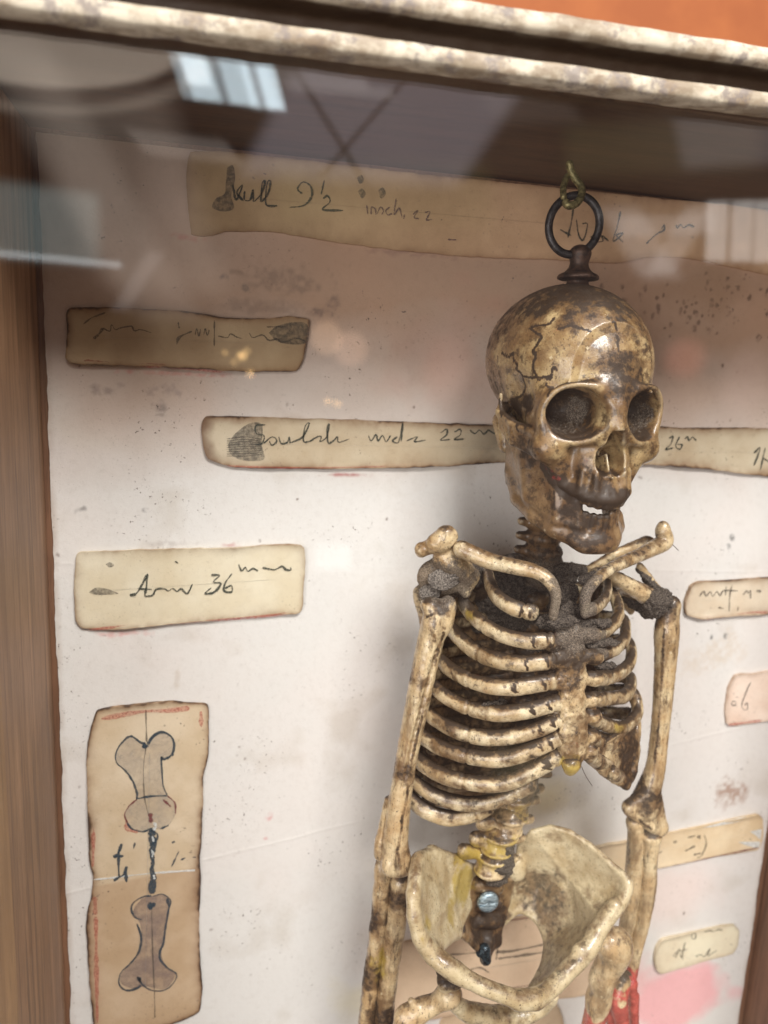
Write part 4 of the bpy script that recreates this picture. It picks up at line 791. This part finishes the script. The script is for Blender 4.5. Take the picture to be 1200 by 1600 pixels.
# ribs: front courses traced, back halves closing on the spine
L = [[(761, 893), (772, 926), (800, 948), (842, 960)], [(722, 940), (745, 968), (780, 990), (822, 1001), (868, 1001)], [(702, 980), (738, 1014), (780, 1032), (824, 1037), (872, 1031)], [(680, 1026), (714, 1053), (756, 1070), (804, 1074), (872, 1063)],
     [(664, 1060), (698, 1089), (740, 1108), (782, 1115), (830, 1109), (880, 1095)], [(656, 1104), (694, 1133), (740, 1150), (790, 1152), (838, 1141), (884, 1121)], [(650, 1143), (686, 1167), (732, 1182), (782, 1186), (830, 1173), (882, 1149)],
     [(645, 1180), (682, 1207), (728, 1222), (782, 1225), (828, 1208), (878, 1179)], [(641, 1214), (676, 1241), (722, 1255), (768, 1253), (812, 1236), (838, 1222)], [(637, 1242), (662, 1265), (702, 1278), (742, 1272), (772, 1257)]]
Rr = [9.5, 9.8, 10.2, 9.8, 10, 9.8, 10, 10.2, 9.5, 9.8]
SPX = 836
for p in L[1:8]:
    q = cr(np.c_[np.array(p, float), np.zeros(len(p))], 10)[:, :2]
    for t in (.955, random.uniform(.6, .8)):
        a_ = q[int(t*(len(q)-1))]; spot(a_[0], a_[1], .099, 6, 0, 1.25)
for n_, p in enumerate(L):
    m = len(p); pts = []
    full = .100 if n_ < 8 else (.085 if n_ == 8 else .072)
    if n_ == 0: full = .092
    for i, (u, v) in enumerate(p):
        t = i/(m-1); d = .052+(full-.052)*math.sin(t*math.pi/2)**.85; r = Rr[n_]*(.95+.1*t); pts.append((u, v, d, r))
    u0, v0 = p[0]; back = []
    for a in (.15, .4, .7, 1.0):
        back.append((u0+(SPX-u0)*(1-math.cos(a*math.pi/2))**.8*1.0-(8 if a < .3 else 0), v0-14*math.sin(a*2.2)-6*a, .052-(.052-.018)*math.sin(a*math.pi/2), Rr[n_]*.85))
    pts = back[::-1]+pts
    V, Q = T(pts, 18, 26, cracks=(.72, .97) if 0 < n_ < 8 else (.93,))
    qq = cr(np.c_[np.array(p, float), np.zeros(len(p))], 10)[:, :2]; ck = []
    for t_ in ((.66+.035*n_, .93) if n_ > 1 else (.8, .95)):
        j_ = min(int(t_*(len(qq)-1)), len(qq)-2); a_ = qq[j_]; dx_, dy_ = qq[j_+1]-qq[j_]; l_ = math.hypot(dx_, dy_); px_, py_ = -dy_/l_, dx_/l_
        ck.append([(a_[0]-px_*12+2, a_[1]-py_*12), (a_[0]-1, a_[1]), (a_[0]+px_*12+1, a_[1]+py_*12)])
    def crk(V, N, C): C[:, 0] = np.maximum(C[:, 0], near_lines(V, N, ck, .00065)*1.1); return C
    bone('rib', V, Q, M_RIB, sk, .00035, 160, fix=crk)
Rb = [[(916, 956), (938, 944), (949, 924), (945, 900)], [(914, 994), (944, 987), (966, 962), (958, 930)], [(922, 1026), (952, 1018), (975, 998), (974, 970)], [(926, 1062), (960, 1055), (984, 1036), (983, 1006)],
      [(922, 1093), (956, 1091), (980, 1084), (984, 1060)], [(918, 1118), (940, 1130), (972, 1137), (995, 1116), (988, 1084)], [(916, 1150), (940, 1161), (968, 1166), (990, 1158), (990, 1120)], [(918, 1178), (942, 1193), (966, 1202), (986, 1196), (990, 1160)], [(955, 1206), (972, 1216), (984, 1210), (986, 1180)]]
for n_, p in enumerate(Rb):
    m = len(p); pts = []; r_ = 9.5 if n_ else 8
    for i, (u, v) in enumerate(p):
        t = i/(m-1); pts.append((u, v, .100-(.100-.055)*t**.9-(.01 if n_ == 8 else 0), r_*(1-.1*t)))
    u1, v1 = p[-1]
    for a in (.35, .7, 1.0): pts.append((u1-(u1-862)*a**1.4, v1-16*a, .055-(.055-.02)*a**.7, r_*.85))
    V, Q = T(pts, 18, 26, cracks=(.12,)); bone('rib', V, Q, M_RIB, sk, .00042, 210)
# moulded web that closes the back of the cage
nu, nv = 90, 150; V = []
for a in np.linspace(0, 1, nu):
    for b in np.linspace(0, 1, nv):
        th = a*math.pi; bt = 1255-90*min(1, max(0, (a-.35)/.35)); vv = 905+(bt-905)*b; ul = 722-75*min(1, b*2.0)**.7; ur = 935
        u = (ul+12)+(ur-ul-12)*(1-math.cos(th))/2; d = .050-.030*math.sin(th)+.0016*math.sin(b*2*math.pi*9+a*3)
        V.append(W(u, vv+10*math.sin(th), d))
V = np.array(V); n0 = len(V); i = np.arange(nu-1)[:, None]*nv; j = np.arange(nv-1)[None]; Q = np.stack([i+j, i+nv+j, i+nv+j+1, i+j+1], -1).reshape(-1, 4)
def dk(V, N, C): C[:, 0] = np.maximum(C[:, 0], .5+.45*fbm(V, 90, 4)); return C  # dirt plus the interior's shade, painted dark over the whole wall
o = bone('rib_web', V, Q, M_JAW, sk, .0008, 160, 'dirty moulded back wall inside the ribcage, painted darker for the shaded interior', fix=dk); so = o.modifiers.new('solid', 'SOLIDIFY'); so.thickness = .0015
# fused lower right flank
V, Q = sdf_mesh(U([TR((915, 1180, .096), (988, 1150, .07), (978, 1228, .075), .0016), TR((915, 1180, .096), (960, 1150, .085), (990, 1140, .062), .0016), TR((915, 1182, .096), (978, 1228, .075), (950, 1214, .085), .0018), cap(W(975, 1222, .075), W(985, 1208, .07), .0028, .0035), cap(W(988, 1150, .066), W(988, 1200, .07), .0032, .003)], .003), .0005)
bone('rib_cartilage', V, Q, M_BONE, sk, .0007, 200, 'dark fused cartilage at the lower right of the ribcage')

# clavicles and shoulders
V, Q = sdf_mesh(U(B([(722, 858, .070, 14), (764, 876, .078, 13), (808, 886, .088, 12.5), (842, 895, .094, 11), (861, 911, .098, 10), (869, 932, .100, 8.5), (864, 964, .100, 6.5)]), .002), .0005); bone('clavicle', V, Q, M_RIB, sk, .0003, 160, gr=.55)
V, Q = sdf_mesh(U(B([(1036, 830, .060, 12), (1038, 846, .060, 13), (1018, 858, .064, 12), (996, 869, .070, 10.5), (968, 881, .078, 10), (944, 895, .088, 9), (926, 912, .094, 9), (915, 930, .098, 8.5), (914, 960, .099, 7)])+[S(1036, 822, .060, 8, 8, 8)], .002), .0005); bone('clavicle', V, Q, M_RIB, sk, .0003, 160, gr=.55)
V, Q = sdf_mesh(U([S(697, 838, .066, 19, 15, 18), S(684, 848, .064, 17, 14, 13), cap(W(686, 850, .064), W(660, 860, .060), .0040, .0030), S(656, 858, .060, 6, 8, 10), S(702, 870, .060, 26, 16, 22), S(692, 900, .055, 42, 14, 32), cap(W(705, 880, .062), W(735, 900, .060), .006, .005),
      S(672, 935, .048, 24, 14, 34), TR((655, 925, .046), (720, 930, .05), (668, 1000, .036), .003), TR((700, 880, .05), (740, 900, .055), (728, 925, .06), .003), cap(W(722, 880, .058), W(730, 928, .056), .004, .002)], .004), .0005)
bone('shoulder_blade', V, Q, M_BONE, sk, .0006, 260)
V, Q = sdf_mesh(U([cap(W(1012, 848, .048), W(960, 866, .042), .0042, .0032), cap(W(960, 866, .042), W(912, 894, .036), .0032, .0022), TR((960, 872, .04), (915, 900, .034), (960, 930, .03), .0015), cap(W(948, 893, .062), W(1012, 932, .056), .0032, .0056), TR((940, 900, .04), (1000, 925, .045), (985, 955, .035), .0022), TR((945, 900, .055), (1005, 932, .05), (960, 935, .03), .002), cap(W(1000, 885, .052), W(1030, 925, .05), .0022, .0026)], .002), .0005)
bone('shoulder_blade', V, Q, M_BONE, sk, .0005, 260)
def arm(name, chains, blobs, mat=M_LONG, k=.0025, sub=(), amp=.00022, lines=None):
    ops = []
    for c in chains: ops += U(B(c), k)
    ops += U([S(*b) for b in blobs], k*1.3); ops += [(p[:3], .0012, -1) for s in sub for p in B(s)]
    V, Q = sdf_mesh(ops, .0005)
    fx = None
    if lines is not None:
        def fx(V, N, C): C[:, 0] = np.maximum(C[:, 0], near_lines(V, N, lines, .0009)*np.clip(.55+.9*fbm(V, 120, 8, 3), 0, .8)); return C
    return bone(name, V, Q, mat, sk, amp, 130, fix=fx)
arm('upper_arm_bone', [[(686, 962, .066, 22), (675, 992, .066, 21), (664, 1040, .066, 20), (650, 1110, .066, 18.5), (636, 1180, .065, 17), (625, 1250, .065, 17.5), (618, 1310, .064, 20), (620, 1346, .064, 22)], [(606, 1250, .062, 6), (600, 1300, .060, 10), (594, 1335, .060, 9)]],
    [(684, 972, .068, 24, 19, 24), (674, 946, .066, 17, 15, 14), (700, 948, .066, 13, 13, 18), (609, 1352, .066, 13, 13, 17), (631, 1352, .066, 13, 13, 17), (595, 1322, .06, 9, 10, 20)],
    sub=([(694, 940, .0760, 2.2), (692, 985, .0752, 2.8), (682, 1020, .0728, 3.0), (663, 1090, .0722, 3), (645, 1160, .0712, 2.8), (630, 1230, .0712, 2.6)], [(622, 1250, .0720, 2), (620, 1310, .0722, 2.2), (620, 1372, .0722, 2.6)]), lines=[[(697, 992), (680, 1030), (667, 1060), (650, 1148), (634, 1240), (624, 1300), (620, 1366)], [(662, 960), (680, 952), (694, 938), (693, 930)], [(694, 940), (700, 960), (696, 985)], [(668, 965), (668, 985), (682, 1005)]])
arm('upper_arm_bone', [[(1046, 950, .052, 14), (1042, 985, .052, 19), (1040, 1030, .052, 17), (1036, 1090, .052, 15), (1030, 1150, .052, 14), (1024, 1200, .052, 15), (1012, 1240, .052, 19), (1008, 1262, .052, 20)], [(1008, 1240, .052, 14), (985, 1262, .052, 11)], [(1020, 1245, .052, 14), (1028, 1290, .052, 14)], [(990, 1270, .053, 9), (1026, 1296, .053, 11)]],
    [(1050, 946, .052, 13, 13, 16), (983, 1262, .052, 10, 10, 12), (1030, 1293, .052, 13, 12, 13)], sub=([(1046, 1000, .0595, 2), (1042, 1090, .0583, 2.5), (1036, 1180, .0578, 2)],), lines=[[(1034, 985), (1031, 1048), (1026, 1120), (1018, 1190), (1010, 1224)], [(988, 1276), (1004, 1292), (1020, 1300)]])
arm('forearm_bone', [[(598, 1372, .056, 14), (593, 1430, .055, 13.5), (584, 1500, .054, 13), (577, 1560, .053, 13.5), (570, 1640, .052, 14)], [(594, 1340, .056, 7), (597, 1380, .056, 10)]], [(598, 1360, .056, 12, 12, 14)], amp=.0006)
arm('forearm_bone', [[(627, 1376, .060, 16), (620, 1430, .059, 16), (611, 1500, .058, 15), (603, 1560, .057, 15), (595, 1640, .056, 15)]], [(628, 1380, .060, 17, 14, 10), (622, 1352, .058, 20, 12, 12)], amp=.0006)
arm('forearm_bone', [[(993, 1286, .050, 12), (993, 1320, .050, 13), (990, 1370, .049, 13.5), (982, 1430, .048, 12.5), (973, 1490, .047, 10.5), (966, 1560, .047, 10), (962, 1640, .047, 10)]], [(990, 1285, .05, 11, 11, 12)])
arm('forearm_bone', [[(1017, 1312, .053, 15), (1014, 1345, .053, 13), (1013, 1390, .053, 12), (1004, 1440, .052, 11), (992, 1490, .051, 10), (984, 1530, .051, 10)]], [(1017, 1306, .053, 17, 14, 9)])

# dark granular growth on the joints
M_DUST = simple('grey_settled_dust', (.05, .042, .038), (.30, .26, .22), 1300, .95, bump=.001)
def clump(blobs, k=.002, amp=.0014, label=None, mat=None):
    V, Q = sdf_mesh(U(blobs, k), .0004); N = normals(V, Q); V = V+N*(amp*fbm(V, 650, 3, 3)+1.1*amp*fbm(V, 190, 5, 3))[:, None]
    o = mesh_np('grime_clump', V, Q, mat or M_MOSS, sk)
    if label: o['label'] = label
clump([S(1028, 942, .060, 24, 16, 23), S(1015, 952, .050, 18, 14, 14), cap(W(1000, 890, .052), W(1024, 922, .052), .0018, .003), cap(W(975, 930, .042), W(1010, 955, .046), .0028, .004)], label='black granular lump at the right shoulder joint')
clump([S(862, 972, .093, 26, 9, 14), S(890, 962, .090, 24, 10, 22), S(908, 978, .093, 18, 9, 10), S(935, 975, .09, 22, 8, 9), S(885, 930, .075, 18, 14, 24), S(915, 905, .088, 13, 8, 10)])
clump([S(893, 890, .056, 28, 10, 11), S(846, 890, .045, 30, 12, 9), S(880, 908, .055, 26, 10, 14), S(925, 902, .068, 13, 9, 10)])
clump([S(786, 1352, .056, 18, 10, 22), S(775, 1375, .052, 20, 10, 8), S(795, 1325, .056, 10, 8, 14)], label='black granular lump at the foot of the spine')
clump([S(880, 972, .100, 28, 6, 8), S(858, 1002, .098, 14, 5, 5), S(925, 1008, .096, 12, 5, 5)], .002, .0012)
clump([S(945, 1040, .088, 18, 7, 6), S(775, 1100, .087, 24, 5, 8), S(838, 1012, .094, 22, 5, 5), S(742, 902, .052, 14, 8, 18), S(945, 1005, .092, 26, 6, 6)])
clump([S(790, 915, .03, 55, 10, 40), S(830, 950, .03, 50, 10, 40), S(760, 960, .028, 40, 8, 30)], .006, .0014)
clump([S(693, 905, .062, 26, 6, 18), S(712, 888, .064, 14, 6, 14), S(672, 925, .058, 18, 6, 14)], .004, .0007, mat=M_DUST)

# pelvis
a, b, c, d_, e = (648, 1369, .080), (653, 1342, .070), (675, 1330, .058), (715, 1344, .046), (740, 1364, .040)
f_, g, hh, i_ = (645, 1396, .087), (647, 1432, .092), (657, 1466, .095), (677, 1492, .096); m_, n_, o_ = (698, 1405, .058), (712, 1458, .064), (738, 1402, .040)
tl = [(a, b, m_), (b, c, m_), (c, d_, m_), (d_, o_, m_), (d_, e, o_), (a, f_, m_), (f_, g, m_), (g, hh, m_), (hh, n_, m_), (hh, i_, n_), (m_, n_, o_)]
ops = U(B([(*c, 6), (*b, 7.5), (*a, 8.5), (*f_, 9), (*g, 10), (*hh, 11.5), (*i_, 14)]), .0025)+U(B([(*c, 5), (*d_, 5), (*e, 9)]), .002)+U([TR(*t, .0026) for t in tl], .004)+U([S(738, 1375, .040, 22, 12, 26)], .004)
V, Q = sdf_mesh(ops, .0005); bone('hip_blade', relax(V, Q, 26), Q, M_PELV, sk, .0005, 70, 'left hip blade with yellow stains')
A_, B_, C_, D_, E_, F_, G_, H_, I_ = (812, 1322, .036), (832, 1300, .042), (860, 1292, .048), (891, 1300, .056), (922, 1320, .065), (950, 1345, .075), (981, 1378, .086), (970, 1410, .089), (946, 1441, .091)
M1, N1, O1, P1, Q1, R1, S1, T1_ = (892, 1372, .052), (838, 1385, .036), (787, 1440, .038), (812, 1421, .039), (838, 1436, .044), (854, 1470, .054), (848, 1510, .064), (826, 1550, .078)
K1 = (905, 1440, .064); J1 = (905, 1500, .092)
tl = [(A_, B_, N1), (B_, C_, M1), (B_, M1, N1), (C_, D_, M1), (D_, E_, M1), (E_, F_, M1), (F_, G_, M1), (G_, H_, M1), (H_, I_, M1), (N1, M1, Q1), (N1, Q1, P1), (N1, P1, O1), (M1, K1, Q1), (K1, R1, Q1), (M1, I_, K1), (K1, J1, R1), (R1, J1, S1), (S1, J1, T1_), (I_, J1, K1), (A_, N1, O1)]
ops = U(B([(*A_, 4), (*B_, 3), (*C_, 3), (*D_, 3), (*E_, 3.4), (*F_, 4.5), (*G_, 8), (*H_, 10), (*I_, 11)]), .002)+U(B([(*O1, 5), (*P1, 5), (*Q1, 5), (*R1, 5), (*S1, 5), (*T1_, 5)]), .002)+U([TR(*t, .0016) for t in tl], .0018)+U([S(808, 1360, .04, 16, 10, 22)], .004)
V, Q = sdf_mesh(ops, .0005); bone('hip_blade', relax(V, Q, 26), Q, M_PELV, sk, .0005, 70, 'broad right hip blade, grey-stained in its hollow')
rl = [(660, 1470, .095, 14), (677, 1492, .098, 15), (695, 1506, .101, 16), (722, 1526, .105, 15), (754, 1542, .109, 13.5), (788, 1555, .112, 13), (816, 1562, .113, 15), (846, 1556, .111, 14), (866, 1539, .107, 14), (890, 1514, .102, 14), (912, 1490, .098, 15), (928, 1466, .095, 14), (940, 1445, .092, 14), (962, 1416, .090, 13)]
V, Q = sdf_mesh(U(B(rl)+[S(812, 1565, .113, 17, 12, 14), S(836, 1562, .113, 14, 12, 14), S(905, 1490, .098, 13, 12, 18), S(700, 1515, .098, 20, 14, 16), S(705, 1535, .092, 20, 14, 12)], .0025), .0005)
bone('pubic_arch', relax(V, Q, 14), Q, M_PELV, sk, .0009, 90)
V, Q = sdf_mesh(U(B([(700, 1560, .085, 10), (730, 1580, .083, 15), (768, 1588, .083, 16), (812, 1586, .083, 15), (846, 1572, .085, 13), (866, 1556, .092, 8)])+B([(695, 1530, .09, 13), (702, 1562, .084, 12)]), .002), .0005); bone('sitting_bone', V, Q, M_PELV, sk, .0006, 170)
V, Q = sdf_mesh(U([TR((742, 1372, .042), (800, 1372, .04), (775, 1470, .040), .0025), TR((742, 1372, .042), (775, 1470, .040), (735, 1450, .045), .0025), TR((735, 1450, .045), (775, 1470, .04), (758, 1492, .05), .0025), TR((728, 1400, .045), (742, 1372, .042), (735, 1450, .045), .0025), TR((728, 1400, .045), (735, 1450, .045), (722, 1458, .058), .002), TR((735, 1450, .045), (722, 1458, .058), (752, 1488, .054), .002), cap(W(750, 1380, .046), W(775, 1385, .046), .005), cap(W(752, 1412, .046), W(776, 1410, .045), .004), cap(W(752, 1440, .047), W(775, 1440, .044), .0035), cap(W(762, 1470, .046), W(758, 1500, .052), .004, .003)], .004), .0005)
SAC = bone('sacrum', V, Q, M_JAW, sk, .0006, 200)
# thigh bones, right hand
arm('thigh_bone', [[(700, 1556, .088, 17), (680, 1568, .085, 15), (655, 1580, .083, 18), (640, 1600, .082, 20), (636, 1660, .08, 20)], [(650, 1574, .084, 10), (642, 1564, .084, 5)]], [(702, 1554, .088, 20, 18, 19), (632, 1590, .082, 17, 14, 20)], k=.003)
arm('thigh_bone', [[(950, 1472, .074, 22), (960, 1490, .072, 24), (945, 1520, .07, 20), (936, 1560, .068, 18), (925, 1610, .066, 17), (915, 1660, .066, 16)]], [(962, 1478, .074, 27, 22, 30), (938, 1530, .07, 18, 14, 18), (935, 1562, .068, 19, 16, 22)], k=.003)
ht = [[(972, 1532, .064, 13), (966, 1562, .066, 15), (972, 1598, .066, 12), (976, 1640, .066, 10)], [(986, 1535, .056, 9), (988, 1552, .057, 8)], [(990, 1556, .057, 9), (990, 1574, .058, 8)], [(990, 1578, .058, 8), (991, 1620, .058, 7)], [(955, 1545, .06, 7), (952, 1575, .062, 6), (956, 1620, .062, 7)], [(980, 1545, .05, 7), (982, 1600, .05, 6), (982, 1640, .05, 6)]]
hb = arm('hand', ht, [(974, 1526, .058, 14, 12, 10), (986, 1536, .056, 10, 9, 8)], k=.0012); hb['label'] = 'hand bones drenched in red paint'

# screws
def screw(name, u, v, d, r, mat, label):
    c = W(u, v, d); kk = PX(r, u, v, d); n = np.array([0, -1., 0]); prof = [(0.05, .3), (.6, .28), (.9, .18), (1, 0), (1, -.25), (.5, -.4), (.4, -1.6)]
    V = []; seg = 40
    for rr, z in prof:
        for a in np.linspace(0, 2*np.pi, seg, endpoint=False):
            s = -.16*(abs(math.sin(a)*rr) < .14)*(z > 0); V.append(c+np.array([rr*kk*math.cos(a), -(z+s)*kk, rr*kk*math.sin(a)]))
    V = np.array(V); m = len(prof); i = np.arange(m-1)[:, None]*seg; j = np.arange(seg)[None]; Q = np.stack([i+j, i+(j+1) % seg, i+seg+(j+1) % seg, i+seg+j], -1).reshape(-1, 4)
    V2 = np.vstack([V, c+np.array([0, -.2*kk, 0])]); o = mesh_np(name, V, Q[:, ::-1], mat, SAC); o['label'] = label; return o
screw('screw', 763, 1410, .052, 17, M_SCREW, 'pale blue scratched screw head in the sacrum')
V, Q = sdf_mesh(U([cap(W(757, 1484, .056), W(760, 1500, .057), .0038, .003), S(752, 1488, .056, 9, 7, 8)], .002), .0004); mesh_np('tail_bone', V, Q, M_DARKST, SAC)['label'] = 'shiny blue-black tip of the tailbone'
# a stray hair or two
for n_, pts in enumerate([[(908, 1196, .105), (915, 1212, .108), (926, 1229, .108)], [(1046, 846, .06), (1052, 852, .062), (1061, 861, .062)]]):
    o = wire('stray_hair', pts, .55, M_RUSTY, sk, 6, 6)
print('verts', sum(len(o.data.vertices) for o in sc.objects if o.type == 'MESH'))
